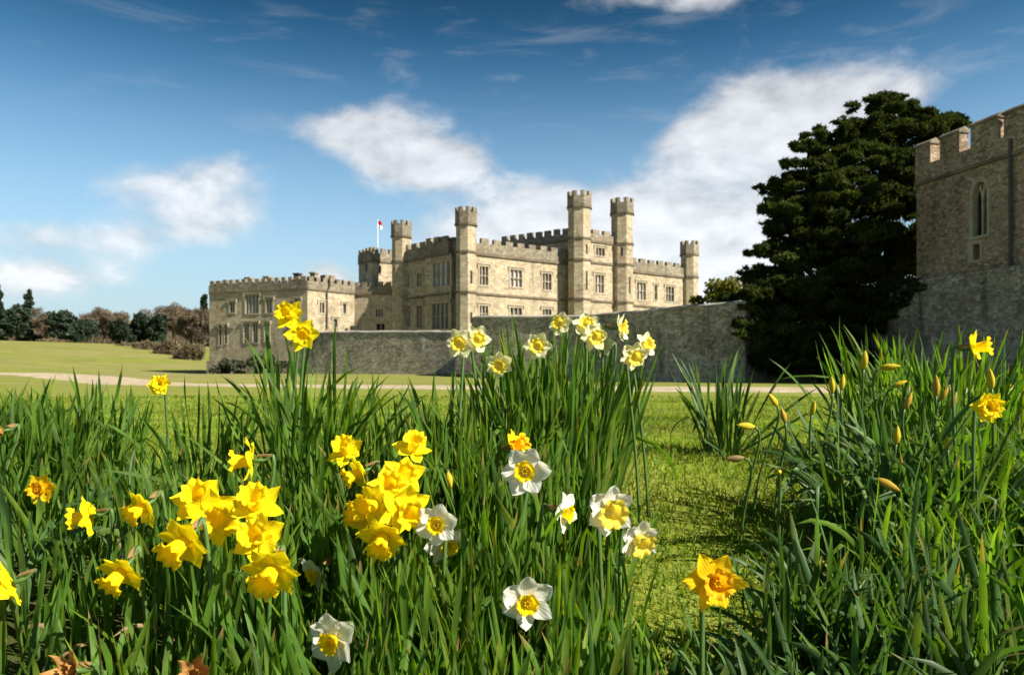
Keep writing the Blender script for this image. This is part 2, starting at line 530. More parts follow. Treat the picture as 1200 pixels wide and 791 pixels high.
def axis_pts(lo, hi, fine, grow, far):
    a = [0.0]
    s = fine
    while a[-1] < far:
        a.append(a[-1] + s)
        s *= grow
    return np.array(a)


pos = axis_pts(0, 0, 0.12, 1.055, 2500)
ax = np.concatenate([-pos[:0:-1], pos])
posy = axis_pts(0, 0, 0.10, 1.045, 3500)
neg = axis_pts(0, 0, 0.4, 1.3, 300)
ay = np.concatenate([-neg[:0:-1], posy])
X, Y = np.meshgrid(ax, ay)
Z = ground(X, Y)
nx, ny = len(ax), len(ay)
idx = np.arange(nx * ny).reshape(ny, nx)
q = np.stack([idx[:-1, :-1], idx[:-1, 1:], idx[1:, 1:], idx[1:, :-1]], -1).reshape(-1, 4)
me = np_mesh('lawn_ground', np.stack([X, Y, Z], -1).reshape(-1, 3), q)

m, nt, out = mat('lawn_turf')
tc = nt.new('ShaderNodeTexCoord')
ob = tc.outputs['Object']
n1 = nt.noise(ob, 0.06, 5, 0.6)
n2 = nt.noise(ob, 1.1, 6, 0.65, 0.5)
n3 = nt.noise(ob, 34, 4, 0.7)
sepx = nt.new('ShaderNodeSeparateXYZ')
nt.l.new(ob, sepx.inputs[0])
v = nt.math('MULTIPLY_ADD', n2, 0.55, nt.math('MULTIPLY', n3, 0.45))
c = nt.ramp(v, [(0.25, (0.085, 0.12, 0.014)), (0.45, (0.15, 0.19, 0.024)), (0.6, (0.22, 0.225, 0.036)), (0.8, (0.30, 0.26, 0.08))])
n4 = nt.noise(nt.mapping(ob, (0.06, 0.30, 0.3), rot=(0, 0, R(20))), 1.0, 5, 0.65, 0.6)
far_ = nt.mapr(sepx.outputs[1], 8.0, 45.0)
band = nt.math('MULTIPLY', nt.math('ADD', nt.mapr(n1, 0.38, 0.62, 0.0, .5), nt.mapr(n4, 0.42, 0.62, 0.0, .5)), nt.math('MULTIPLY_ADD', far_, 0.75, 0.25))
c = nt.mix(band, c, (0.235, 0.205, 0.085))
n5 = nt.noise(nt.mapping(ob, (0.05, 0.22, 0.3), (3, 7, 0), R(0) and (0, 0, 0) or (0, 0, R(-12))), 2.6, 6, 0.7, 0.3)
c = nt.mix(nt.math('MULTIPLY', nt.mapr(n5, 0.45, 0.68), nt.math('MULTIPLY', far_, 0.55)), c, (0.075, 0.095, 0.022))
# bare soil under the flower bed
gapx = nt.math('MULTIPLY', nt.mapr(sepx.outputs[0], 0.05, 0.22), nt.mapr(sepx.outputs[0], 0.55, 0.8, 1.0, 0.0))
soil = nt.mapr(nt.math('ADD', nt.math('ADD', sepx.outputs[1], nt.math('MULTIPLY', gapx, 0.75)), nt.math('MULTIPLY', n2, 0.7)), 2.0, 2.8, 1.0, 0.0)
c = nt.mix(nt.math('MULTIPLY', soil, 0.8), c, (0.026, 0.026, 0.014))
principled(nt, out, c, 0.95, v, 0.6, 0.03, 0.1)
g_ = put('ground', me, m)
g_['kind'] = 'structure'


def strip(name, pts, width, m, lift=0.05, n=160, kind='structure'):
    P = np.array(pts, float)
    seg = np.r_[0, np.cumsum(np.hypot(*np.diff(P, axis=0).T))]
    s = np.linspace(0, seg[-1], n)
    x = np.interp(s, seg, P[:, 0])
    y = np.interp(s, seg, P[:, 1])
    for _ in range(14):
        x[1:-1] = (x[:-2] + x[1:-1] * 2 + x[2:]) / 4
        y[1:-1] = (y[:-2] + y[1:-1] * 2 + y[2:]) / 4
    tx = np.gradient(x)
    ty = np.gradient(y)
    L = np.hypot(tx, ty)
    nx_, ny_ = -ty / L, tx / L
    cols = np.linspace(-0.5, 0.5, 7)
    wv = width * np.clip((seg[-1] - s) / 6, .04, 1) * (1 + 0.10 * np.sin(s * 0.9) + 0.05 * np.sin(s * 2.3))
    XX = x[:, None] + nx_[:, None] * cols * wv[:, None]
    YY = y[:, None] + ny_[:, None] * cols * wv[:, None]
    ZZ = ground(XX, YY) + lift
    ZZ[:, 0] -= lift * 1.3
    ZZ[:, -1] -= lift * 1.3
    i = np.arange(n * 7).reshape(n, 7)
    qq = np.stack([i[:-1, :-1], i[:-1, 1:], i[1:, 1:], i[1:, :-1]], -1).reshape(-1, 4)
    o = put(name, np_mesh(name, np.stack([XX, YY, ZZ], -1).reshape(-1, 3), qq), m)
    o['kind'] = kind
    return o


m, nt, out = mat('sandy_path')
tc = nt.new('ShaderNodeTexCoord')
n = nt.noise(tc.outputs['Object'], 2.2, 7, 0.7)
c = nt.ramp(n, [(0.3, (0.24, 0.19, 0.12)), (0.55, (0.40, 0.33, 0.23)), (0.75, (0.50, 0.43, 0.32))])
principled(nt, out, c, 0.95, n, 0.4, 0.02, 0.1)
M['path'] = m
strip('path', [(26, 13), (14, 13.5), (6, 15), (-3, 20), (-12, 30), (-22, 40), (-36, 48), (-60, 58), (-95, 66)], 4.4, M['path'])

# far wooded hills on the skyline
def ridge(name, y0, x0, x1, base, amp, col, seed, depth=120):
    r_ = np.random.default_rng(seed)
    n = 260
    x = np.linspace(x0, x1, n)
    h = base + amp * (np.sin(x * 0.006 + seed) + 0.5 * np.sin(x * 0.017 + 2 * seed)) + r_.normal(0, amp * 0.09, n)
    rows = []
    for k, (dy, f) in enumerate([(-depth, 0.0), (-depth * .6, .55), (-depth * .25, .88), (0, 1.0), (depth * .5, .8), (depth * 1.4, 0)]):
        hh = h * f * (1 + r_.normal(0, 0.012, n) * (0 < f))
        rows.append(np.stack([x, np.full(n, y0 + dy) + r_.normal(0, 5, n), hh + ground(x, np.full(n, y0 + dy)) * 0.2], -1))
    V = np.concatenate(rows)
    i = np.arange(len(rows) * n).reshape(len(rows), n)
    qq = np.stack([i[:-1, :-1], i[:-1, 1:], i[1:, 1:], i[1:, :-1]], -1).reshape(-1, 4)
    o = put(name, np_mesh(name, V, qq), col)
    o['kind'] = 'structure'


M['hill'] = simple('wooded_hill', (0.085, 0.072, 0.055), 0.95, 0.1, 0.5, 0.06)
ridge('hills', 620, -900, 700, 38, 3.0, M['hill'], 3)

# ------------------------------------------------------------------ masonry helpers
class Face:
    """one wall face, p0 -> p1 running left to right seen from outside"""
    def __init__(s, p0, p1):
        s.p0 = Vector((p0[0], p0[1], 0))
        s.p1 = Vector((p1[0], p1[1], 0))
        s.L = (s.p1 - s.p0).length
        s.t = (s.p1 - s.p0).normalized()
        s.n = Vector((s.t.y, -s.t.x, 0))

    def s_at(s, u):
        k = (u - 600) / 900
        # p0.x + t.x*a = k*(p0.y + t.y*a)
        return (k * s.p0.y - s.p0.x) / (s.t.x - k * s.t.y)

    def rect(s, u0, u1, v0, v1):
        a, b = s.s_at(u0), s.s_at(u1)
        ym = s.p0.y + s.t.y * (a + b) / 2
        return (a, b, EYE.z + (440 - v1) / 900 * ym, EYE.z + (440 - v0) / 900 * ym)

    def P(s, a, d, z):
        return s.p0 + s.t * a + s.n * d + Vector((0, 0, z))

    def M(s):
        """local (along, out, up) to world"""
        return Matrix(((s.t.x, s.n.x, 0, s.p0.x), (s.t.y, s.n.y, 0, s.p0.y), (0, 0, 1, 0), (0, 0, 0, 1)))


def facade(bm, f, z0, z1, holes=(), depth=0.32):
    xs = sorted({0.0, f.L, *[h[0] for h in holes], *[h[1] for h in holes]})
    zs = sorted({z0, z1, *[h[2] for h in holes], *[h[3] for h in holes]})
    cache = {}

    def V(a, d, z):
        k = (round(a, 4), round(d, 4), round(z, 4))
        if k not in cache:
            cache[k] = bm.verts.new(f.P(a, d, z))
        return cache[k]
    for a, b in zip(xs, xs[1:]):
        for c_, d_ in zip(zs, zs[1:]):
            mx, mz = (a + b) / 2, (c_ + d_) / 2
            if any(h[0] < mx < h[1] and h[2] < mz < h[3] for h in holes):
                continue
            bm.faces.new((V(a, 0, c_), V(b, 0, c_), V(b, 0, d_), V(a, 0, d_)))
    for h in holes:
        a, b, c_, d_ = h[:4]
        for (p, q_) in (((a, c_), (b, c_)), ((b, c_), (b, d_)), ((b, d_), (a, d_)), ((a, d_), (a, c_))):
            bm.faces.new((V(p[0], 0, p[1]), V(p[0], -depth, p[1]), V(q_[0], -depth, q_[1]), V(q_[0], 0, q_[1])))


def window(parent, f, h, lights=2, transoms=1, glass='glass', depth=0.32, hood=True):
    a, b, c_, d_ = h
    Mx = f.M()
    w, ht = b - a, d_ - c_
    bm = bmesh.new()
    fw = min(0.14, w * 0.13)
    box(bm, a - 0.10, a + fw, -depth + .02, 0.05, c_ - .1, d_ + 0.1, Mx)
    box(bm, b - fw, b + 0.10, -depth + .02, 0.05, c_ - .1, d_ + 0.1, Mx)
    box(bm, a + fw, b - fw, -depth + .02, 0.045, d_ - fw, d_ + 0.1, Mx)
    box(bm, a + fw, b - fw, -depth + .02, 0.07, c_ - 0.1, c_ + fw * .6, Mx)
    for i in range(1, lights):
        x = a + w * i / lights
        box(bm, x - 0.055, x + 0.055, -depth + .03, -0.05, c_ + fw * .6, d_ - fw, Mx)
    for i in range(1, transoms + 1):
        z = c_ + ht * i / (transoms + 1)
        for k in range(lights):
            xa = a + w * k / lights + (0.055 if k else fw)
            xb = a + w * (k + 1) / lights - (0.055 if k < lights - 1 else fw)
            box(bm, xa, xb, -depth + .04, -0.07, z - 0.05, z + 0.05, Mx)
    if hood:
        box(bm, a - 0.22, b + 0.22, 0.002, 0.14, d_ + 0.102, d_ + 0.24, Mx)
        box(bm, a - 0.22, a - 0.102, 0.002, 0.14, d_ - 0.25, d_ + 0.10, Mx)
        box(bm, b + 0.102, b + 0.22, 0.002, 0.14, d_ - 0.25, d_ + 0.10, Mx)
    fr = bm_obj('window', bm, M['trim'], parent)
    bm = bmesh.new()
    box(bm, a + 0.01, b - 0.01, -depth - 0.04, -depth + 0.015, c_ + 0.01, d_ - 0.01, Mx)
    bm_obj('pane', bm, M[glass], fr)
    return fr


def cren_strip(f, segs, z0, thick, proud):
    """continuous battlement from (start, end, top) columns along a face"""
    bm = bmesh.new()

    def quad(*p):
        bm.faces.new([bm.verts.new(f.P(*x)) for x in p])
    b_ = proud - thick
    for i, (a, b, zt) in enumerate(segs):
        zl = [zt]
        for nb in (segs[i - 1][2] if i else None, segs[i + 1][2] if i + 1 < len(segs) else None):
            zl.append(nb if nb is not None and nb < zt - 1e-6 else None)
        # faces are split at the neighbours' tops so the edges join up
        zs_ = sorted({z0, zt, *[z for z in zl[1:] if z is not None]})
        for lo, hi in zip(zs_, zs_[1:]):
            quad((a, proud, lo), (b, proud, lo), (b, proud, hi), (a, proud, hi))
            quad((b, b_, lo), (a, b_, lo), (a, b_, hi), (b, b_, hi))
        quad((a, proud, zt), (b, proud, zt), (b, b_, zt), (a, b_, zt))
        if i == 0:
            quad((a, b_, z0), (a, proud, z0), (a, proud, zt), (a, b_, zt))
        if i + 1 == len(segs):
            quad((b, proud, z0), (b, b_, z0), (b, b_, zt), (b, proud, zt))
        else:
            zn = segs[i + 1][2]
            lo, hi = min(zt, zn), max(zt, zn)
            if hi - lo > 1e-6:
                quad((b, proud, lo), (b, b_, lo), (b, b_, hi), (b, proud, hi))
    quad((segs[0][0], proud, z0), (segs[0][0], b_, z0), (segs[-1][1], b_, z0), (segs[-1][1], proud, z0))
    bmesh.ops.remove_doubles(bm, verts=bm.verts, dist=1e-4)
    return bm


def crenel(name, parent, f, z0, zg, zt, n, thick=0.45, gap=0.42, mt='weathered', proud=0.12, jit=0.05):
    """crenellated parapet: base z0, gap floor zg, merlon top zt"""
    cell = f.L / n
    segs = []
    for i in range(n):
        s0 = i * cell
        j = random.uniform(-jit, jit)
        e = random.uniform(-.03, .03) * cell
        segs += [(s0, s0 + cell * gap / 2 + e, zg), (s0 + cell * gap / 2 + e, s0 + cell * (1 - gap / 2), zt + j), (s0 + cell * (1 - gap / 2), s0 + cell, zg)]
    return bm_obj(name, cren_strip(f, segs, z0, thick, proud), M[mt], parent)


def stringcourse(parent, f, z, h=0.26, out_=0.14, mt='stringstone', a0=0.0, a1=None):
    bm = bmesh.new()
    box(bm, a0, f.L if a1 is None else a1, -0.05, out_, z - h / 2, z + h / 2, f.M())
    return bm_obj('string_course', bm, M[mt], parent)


def octagon(c, r, rot=0.0, n=8):
    return [Vector((c[0] + r * math.cos(rot + (i + .5) * 2 * math.pi / n), c[1] + r * math.sin(rot + (i + .5) * 2 * math.pi / n), 0)) for i in range(n)]


def prism(bm, pts, z0, z1, top=True, bottom=True):
    A = [bm.verts.new((p[0], p[1], z0)) for p in pts]
    B = [bm.verts.new((p[0], p[1], z1)) for p in pts]
    k = len(pts)
    for i in range(k):
        bm.faces.new((A[i], A[(i + 1) % k], B[(i + 1) % k], B[i]))
    if bottom:
        bm.faces.new(A[::-1])
    if top:
        bm.faces.new(B)


def turret(parent, c, r, z0, ztop, strings=(), rot=0.0, slits=(), mt='ashlar'):
    crown = 2.15
    zc = ztop - crown
    bm = bmesh.new()
    prism(bm, octagon(c, r, rot), z0, zc)
    t = bm_obj('turret', bm, M[mt], parent)
    bm = bmesh.new()
    prism(bm, octagon(c, r + 0.20, rot), zc, zc + 0.24)
    bm_obj('moulding', bm, M['stringstone'], t)
    for z in strings:
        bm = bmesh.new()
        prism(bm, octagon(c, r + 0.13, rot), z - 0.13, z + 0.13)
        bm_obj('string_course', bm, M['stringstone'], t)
    # crown: eight crenellated sides made as one ring
    pts = octagon(c, r + 0.13, rot)
    inn = octagon(c, r - 0.22, rot)
    bm = bmesh.new()
    zg, zm = ztop - 0.62, ztop
    for i in range(8):
        p, q_ = pts[i], pts[(i + 1) % 8]
        pi, qi = inn[i], inn[(i + 1) % 8]
        cuts = [0, 0.30, 0.70, 1]
        zs = [zm, zg, zm]
        for k in range(3):
            a, b = p.lerp(q_, cuts[k]), p.lerp(q_, cuts[k + 1])
            ai, bi = pi.lerp(qi, cuts[k]), pi.lerp(qi, cuts[k + 1])
            zt = zs[k]
            zb = zc + 0.24
            v = [bm.verts.new((x.x, x.y, z)) for x in (a, b, bi, ai) for z in (zb, zt)]
            bm.faces.new((v[0], v[2], v[3], v[1]))
            bm.faces.new((v[4], v[6], v[7], v[5]))
            bm.faces.new((v[1], v[3], v[5], v[7]))
            if k == 0:
                w = [bm.verts.new((x.x, x.y, zg)) for x in (b, bi)]
                bm.faces.new((v[3], w[0], w[1], v[5]))
            if k == 2:
                w = [bm.verts.new((x.x, x.y, zg)) for x in (a, ai)]
                bm.faces.new((v[1], w[0], w[1], v[7]))
    bmesh.ops.remove_doubles(bm, verts=bm.verts, dist=1e-4)
    bm_obj('parapet', bm, M['weathered'], t)
    bm = bmesh.new()
    prism(bm, octagon(c, r - 0.15, rot), zc + .24, zc + 0.9)
    bm_obj('roof', bm, M['roof'], t)
    for (k, z, h) in slits:
        P8 = octagon(c, r, rot)
        # the side whose outward normal best faces bearing k (degrees)
        best = max(range(8), key=lambda i: ((P8[i] + P8[(i + 1) % 8]) / 2 - Vector((c[0], c[1], 0))).normalized().dot(Vector((math.sin(R(k)), math.cos(R(k)), 0))))
        a, b = P8[best], P8[(best + 1) % 8]
        f = Face(b, a)
        if f.n.dot((a + b) / 2 - Vector((c[0], c[1], 0))) < 0:
            f = Face(a, b)
        bm = bmesh.new()
        box(bm, f.L / 2 - .14, f.L / 2 + .14, -.02, .012, z, z + h, f.M())
        bm_obj('slit', bm, M['dark'], t)
    return t


def body(parent, poly, z0, z1, holes=None, mt='ashlar', roof=True, name='wall'):
    """walls of a block; poly runs anticlockwise seen from above; holes {edge: [rect]}"""
    holes = holes or {}
    k = len(poly)
    for i in range(k):
        f = Face(poly[i], poly[(i + 1) % k])
        bm = bmesh.new()
        facade(bm, f, z0, z1, [h[:4] for h in holes.get(i, ())])
        bm_obj(name, bm, M[mt], parent)
    if roof:
        bm = bmesh.new()
        bm.faces.new([bm.verts.new((p[0], p[1], z1 - 0.25)) for p in poly])
        bm_obj('roof', bm, M['roof'], parent)
    return [Face(poly[i], poly[(i + 1) % k]) for i in range(k)]


# ------------------------------------------------------------------ the castle: main block
A = (-5.5, 92.0)
F = (26.7, 115.6)
G = (-14.4, 100.0)
Bk = (F[0] + G[0] - A[0], F[1] + G[1] - A[1])
castle = thing('castle', 'large pale stone battlemented house with octagonal corner turrets and two storeys of mullioned windows', 'castle', (6, 104, 0.3))
castle_i = castle.matrix_basis


def rel(parent):
    """meshes are built in world coordinates; shift them under their thing's base"""
    loc = parent.location.copy()
    inv = Matrix.Translation(-loc)
    seen = set()
    for o in parent.children:
        if o.data and o.data not in seen:
            o.data.transform(inv)
            seen.add(o.data)
        for c_ in o.children:
            if c_.data and c_.data not in seen:
                c_.data.transform(inv)
                seen.add(c_.data)


fR = Face(A, F)
fL = Face(G, A)
ST1, ST2 = 10.2, 15.0
win_R = [  # u0,u1,v0,v1, lights, transoms, glass
    (561, 573, 311, 335, 3, 1, 'glass'), (597, 612.5, 315, 337, 3, 1, 'pale_glass'), (635, 647, 319.5, 340.5, 3, 1, 'glass'),
    (561, 573, 357, 378, 3, 1, 'glass'), (597, 612.5, 359.5, 379, 3, 1, 'glass'), (635, 647, 361, 380, 3, 1, 'glass'),
    (745.5, 757.5, 330, 352, 3, 1, 'pale_glass'), (766.5, 770.5, 333, 352, 1, 1, 'glass'), (779.5, 790.5, 335, 354, 3, 1, 'glass'),
    (745.5, 757.5, 366, 382, 3, 1, 'glass'), (779.5, 790.5, 368, 384, 3, 1, 'glass')]
win_L = [(475, 480.5, 320, 337, 1, 1, 'pale_glass'), (488, 495, 319, 336, 2, 1, 'pale_glass'),
         (475, 482, 357, 384, 2, 1, 'pale_glass'), (487.5, 495.5, 357, 385, 2, 1, 'glass')]
hR = [fR.rect(*w[:4]) for w in win_R]
hL = [fL.rect(*w[:4]) for w in win_L]
faces = body(castle, [A, F, Bk, G], 0.0, 15.7, {0: hR, 3: hL})
for f, hh, ww in ((fR, hR, win_R), (fL, hL, win_L)):
    for h, w in zip(hh, ww):
        window(castle, f, h, w[4], w[5], w[6])
for f in (fR, fL):
    stringcourse(castle, f, ST1)
    stringcourse(castle, f, ST2, 0.32, 0.2)
crenel('parapet', castle, fR, 15.16, 16.35, 16.95, 22)
crenel('parapet', castle, fL, 15.16, 16.5, 17.15, 7, gap=0.36)
crenel('parapet', castle, faces[1], 15.16, 16.35, 16.95, 7)
crenel('parapet', castle, faces[2], 15.16, 16.35, 16.95, 22)

# shallow bay on the shaded side
fb = Face(tuple(fL.P(fL.s_at(503.5), 0.75, 0))[:2], tuple(fL.P(fL.s_at(531), 0.75, 0))[:2])
b0, b1 = fL.s_at(501), fL.s_at(533)
bay_poly = [tuple(fb.p0)[:2], tuple(fb.p1)[:2], tuple(fL.P(b1, -.4, 0))[:2], tuple(fL.P(b0, -.4, 0))[:2]]
bw = [fb.rect(507, 528.5, 306, 336), fb.rect(505.5, 526.5, 354, 386)]
body(castle, bay_poly, 0.0, 15.05, {0: bw}, roof=True, name='bay_wall')
window(castle, fb, bw[0], 4, 1, 'pale_glass')
window(castle, fb, bw[1], 4, 1, 'glass')
stringcourse(castle, fb, ST1, a0=-.1, a1=fb.L + .1)
stringcourse(castle, fb, ST2 + .02, .32, .2, a0=-.1, a1=fb.L + .1)
crenel('parapet', castle, fb, 15.20, 16.55, 17.25, 3, gap=0.34)

# taller porch block between the two great turrets
Bt, Dt = (8.83, 100.6), (15.05, 105.0)
pp = [Bt, Dt, (8.2, 115.0), (-1.6, 107.6)]
fC = Face(Bt, Dt)
cw = [fC.rect(697.5, 709.5, 289.5, 300.5), fC.rect(696.5, 708.5, 321, 344)]
pf = body(castle, pp, 0.0, 18.5, {0: cw}, name='porch_wall')
window(castle, fC, cw[0], 3, 0, 'glass')
window(castle, fC, cw[1], 3, 1, 'pale_glass')
for z, h in ((ST1, .26), (ST2 + .3, .28), (18.1, .3)):
    stringcourse(castle, fC, z, h)
fS = pf[3]
stringcourse(castle, fS, 18.1, .3)
crenel('parapet', castle, fC, 18.26, 19.1, 19.7, 4)
crenel('parapet', castle, fS, 18.26, 19.0, 19.75, 9, gap=0.38)
crenel('parapet', castle, pf[1], 18.26, 19.1, 19.7, 8)
crenel('parapet', castle, pf[2], 18.26, 19.1, 19.7, 8)

rotm = math.atan2(fR.t.y, fR.t.x)
turret(castle, A, 1.22, 0.0, 20.3, (ST1, ST2), rotm, ((150, 11.2, 1.5), (150, 6.5, 1.3)))
turret(castle, Bt, 1.55, 0.0, 24.2, (ST1, ST2 + .3, 18.1), rotm, ((150, 11.4, 2.4), (150, 16, 1.3)))
turret(castle, Dt, 1.58, 0.0, 24.3, (ST1, ST2 + .3, 18.1), rotm, ((150, 11.4, 2.2), (205, 16.4, 1.2)))
turret(castle, F, 1.33, 0.0, 20.4, (ST2,), rotm, ((150, 9.4, 1.5),))
turret(castle, G, 1.22, 0.0, 20.3, (ST2,), rotm)
rel(castle)

# ------------------------------------------------------------------ square stair tower and low link range behind it
tower = thing('square_tower', 'square battlemented stone tower with a flagpole, standing behind the low link range', 'tower', (-18.5, 105, 0.3))
tp = [(-21.0, 105.2), (-18.7, 102.6), (-15.0, 105.4), (-17.3, 108.0)]
tL, tR = Face(tp[0], tp[1]), Face(tp[1], tp[2])
th = {0: [tL.rect(427.5, 431.5, 308, 319)], 1: [tR.rect(443.5, 447, 311, 321)]}
tf = body(tower, tp, 0.0, 16.0, th, 'ashlar')
window(tower, tL, th[0][0], 1, 0, 'dark', hood=False)
window(tower, tR, th[1][0], 1, 0, 'dark', hood=False)
for f in tf:
    stringcourse(tower, f, 15.6, .25)
    crenel('parapet', tower, f, 15.73, 16.75, 17.4, 4)
rel(tower)

link = thing('link_range', 'low battlemented stone range joining the two castle buildings below the square tower', 'building', (-18, 101, 0.3))
lp = [(-21.0, 101.3), (-14.6, 100.2), (-14.6, 104), (-20.0, 105)]
lf = Face(lp[0], lp[1])
lh = [lf.rect(439.5, 450, 361, 372), lf.rect(440, 452, 378, 388)]
lfs = body(link, lp, 0.0, 11.2, {0: lh})
window(link, lf, lh[0], 3, 0, 'glass')
window(link, lf, lh[1], 2, 0, 'dark')
stringcourse(link, lf, 11.0, .25)
crenel('parapet', link, lf, 11.12, 11.95, 12.55, 6)
rel(link)

flag = thing('flagpole', 'slim white flagpole flying a small red and white flag on the square tower', 'flagpole', (-18.3, 104.6, 16))
bm = bmesh.new()
tube(bm, [(-18.3, 104.6, 15.7), (-18.3, 104.6, 21.6)], [0.075, 0.05], 8)
bm_obj('pole', bm, M['white_paint'], flag)
for nm, zz0, zz1, mt_ in (('flag_cloth', 20.9, 21.4, 'flag_red'), ('flag_stripe', 20.4, 20.9, 'flag_white')):
    bm = bmesh.new()
    prev = None
    for i in range(7):
        x = -18.22 + i * 0.085
        yy = 104.6 + 0.10 * math.sin(i * 1.3)
        dz = -0.28 * (i / 6) ** 1.2
        v = [bm.verts.new((x, yy + s * 0.008, z + dz)) for s in (-1, 1) for z in (zz0, zz1)]
        if prev:
            bm.faces.new((prev[0], v[0], v[1], prev[1]))
            bm.faces.new((prev[3], v[3], v[2], prev[2]))
            bm.faces.new((prev[1], v[1], v[3], prev[3]))
            bm.faces.new((prev[2], v[2], v[0], prev[0]))
        prev = v
    bm_obj(nm, bm, M[mt_], flag)
rel(flag)

# ------------------------------------------------------------------ the lower wing
wing = thing('castle_wing', 'lower battlemented stone wing with a flat roof, shaded front and sunlit end wall', 'building', (-30, 100, 0.4))
Q0, Q1, Q2 = (-39.5, 100.2), (-25.3, 95.0), (-20.6, 100.4)
Q3 = (Q0[0] + Q2[0] - Q1[0], Q0[1] + Q2[1] - Q1[1] + 4)
qL, qR = Face(Q0, Q1), Face(Q1, Q2)
wq = [(287, 304, 345, 368, 4, 1, 'pale_glass'), (285, 293, 378, 402, 2, 1, 'pale_glass'), (295.5, 303, 378, 402, 2, 1, 'pale_glass'), (311, 320, 349, 367.5, 2, 1, 'pale_glass'), (309.5, 316, 378, 401, 2, 1, 'pale_glass'), (268.5, 276, 353, 367, 2, 0, 'glass'),
      (256.5, 260, 381, 405, 1, 0, 'dark'), (263, 266.5, 381, 403, 1, 0, 'glass'), (345, 352, 350, 367, 2, 1, 'glass'), (343, 351, 380, 400, 2, 1, 'glass')]
wr = [(373.5, 381, 353.5, 367.5, 2, 0, 'glass'), (401, 406, 355, 368, 1, 0, 'glass'), (390, 396, 373, 384, 1, 0, 'glass')]
qh = {0: [qL.rect(*w[:4]) for w in wq], 1: [qR.rect(*w[:4]) for w in wr]}
qf = body(wing, [Q0, Q1, Q2, Q3], -0.3, 11.0, qh, 'ashlar')
for f, hs, ws in ((qL, qh[0], wq), (qR, qh[1], wr)):
    for h, w in zip(hs, ws):
        window(wing, f, h, w[4], w[5], w[6])
for f, n in zip(qf, (15, 7, 15, 9)):
    crenel('parapet', wing, f, 11.1, 12.0, 12.6, n)
    stringcourse(wing, f, 11.0, .2)
stringcourse(wing, qL, 6.35, .18, a0=0.6, a1=4.0)
# canted plinth at the foot of the wall
bm = bmesh.new()
for f in (qL, qR):
    Mx = f.M()
    box(bm, -.2, f.L + .2, -.1, .28, -0.4, 2.2, Mx)
bm_obj('plinth', bm, M['rubble'], wing)
# rainwater pipe with its hopper on the sunlit end
bm = bmesh.new()
s_ = qR.s_at(382.5)
p0 = qR.P(s_, 0.12, 6.2)
tube(bm, [p0, qR.P(s_, 0.12, 11.0), qR.P(s_ + .3, 0.3, 11.6), qR.P(s_ + .3, .3, 12.9)], 0.11, 8)
bm_obj('rainwater_pipe', bm, M['lead'], wing)
bm = bmesh.new()
box(bm, s_ + 0.2, s_ + 1.7, -1.6, -0.5, 11.0, 13.1, qR.M())
bm_obj('chimney', bm, M['weathered'], wing)
for u in (336, 363.5, 300, 278):
    f = qL
    s_ = min(f.s_at(u), f.L - .6)
    bm = bmesh.new()
    box(bm, s_ - .35, s_ + .35, -2.6, -1.9, 10.75, 13.15 if u > 330 else 12.95, f.M())
    box(bm, s_ - .45, s_ + .45, -2.7, -1.8, 13.152 if u > 330 else 12.952, 13.35 if u > 330 else 13.15, f.M())
    bm_obj('chimney', bm, M['weathered'] if u != 336 else M['lead'], wing)
rel(wing)

# ------------------------------------------------------------------ curtain walls
def rough_wall(name, label, pts, tops, thick=0.9, mt='rubble', base=-0.6, coping=True, step=1.1):
    """free-standing rubble wall along pts with an uneven top and a coping"""
    t = thing(name, label, 'wall', (pts[0][0], pts[0][1], 0))
    P = np.array(pts, float)
    seg = np.r_[0, np.cumsum(np.hypot(*np.diff(P, axis=0).T))]
    n = int(seg[-1] / step) + 1
    s = np.unique(np.concatenate([np.linspace(0, seg[-1], n), seg]))
    x = np.interp(s, seg, P[:, 0])
    y = np.interp(s, seg, P[:, 1])
    zt = np.interp(s, seg, np.array(tops)) + rng.normal(0, 0.025, len(s))
    tx, ty = np.gradient(x, s), np.gradient(y, s)
    L = np.hypot(tx, ty)
    nx_, ny_ = ty / L, -tx / L
    bm = bmesh.new()
    bc = bmesh.new()
    prev = pc = None
    for i in range(len(s)):
        row = []
        for d in (1, -1):
            for z in (base, base + (zt[i] - base) * .33, base + (zt[i] - base) * .66, zt[i]):
                j = rng.normal(0, 0.02)
                row.append(bm.verts.new((x[i] + nx_[i] * (d * thick / 2 + j), y[i] + ny_[i] * (d * thick / 2 + j), z)))
        if prev:
            for k in range(3):
                bm.faces.new((prev[k], row[k], row[k + 1], prev[k + 1]))
                bm.faces.new((prev[4 + k + 1], row[4 + k + 1], row[4 + k], prev[4 + k]))
            bm.faces.new((prev[3], row[3], row[7], prev[7]))
        else:
            bm.faces.new((row[0], row[1], row[2], row[3], row[7], row[6], row[5], row[4]))
        prev = row
        if coping:
            w = thick / 2 + .07
            r_ = [bc.verts.new((x[i] + nx_[i] * a, y[i] + ny_[i] * a, zt[i] + b)) for a, b in ((w, 0.004), (w, .12), (0, .26), (-w, .12), (-w, 0.004))]
            if pc:
                for k in range(4):
                    bc.faces.new((pc[k], r_[k], r_[k + 1], pc[k + 1]))
                bc.faces.new((pc[4], r_[4], r_[0], pc[0]))
            else:
                bc.faces.new(r_)
            pc = r_
    bm.faces.new((prev[4], prev[5], prev[6], prev[7], prev[3], prev[2], prev[1], prev[0]))
    w_ = bm_obj('stonework', bm, M[mt], t)
    if coping:
        bc.faces.new(pc[::-1])
        bm_obj('coping', bc, M['coping'], t)
    else:
        bc.free()
    rel(t)
    return t


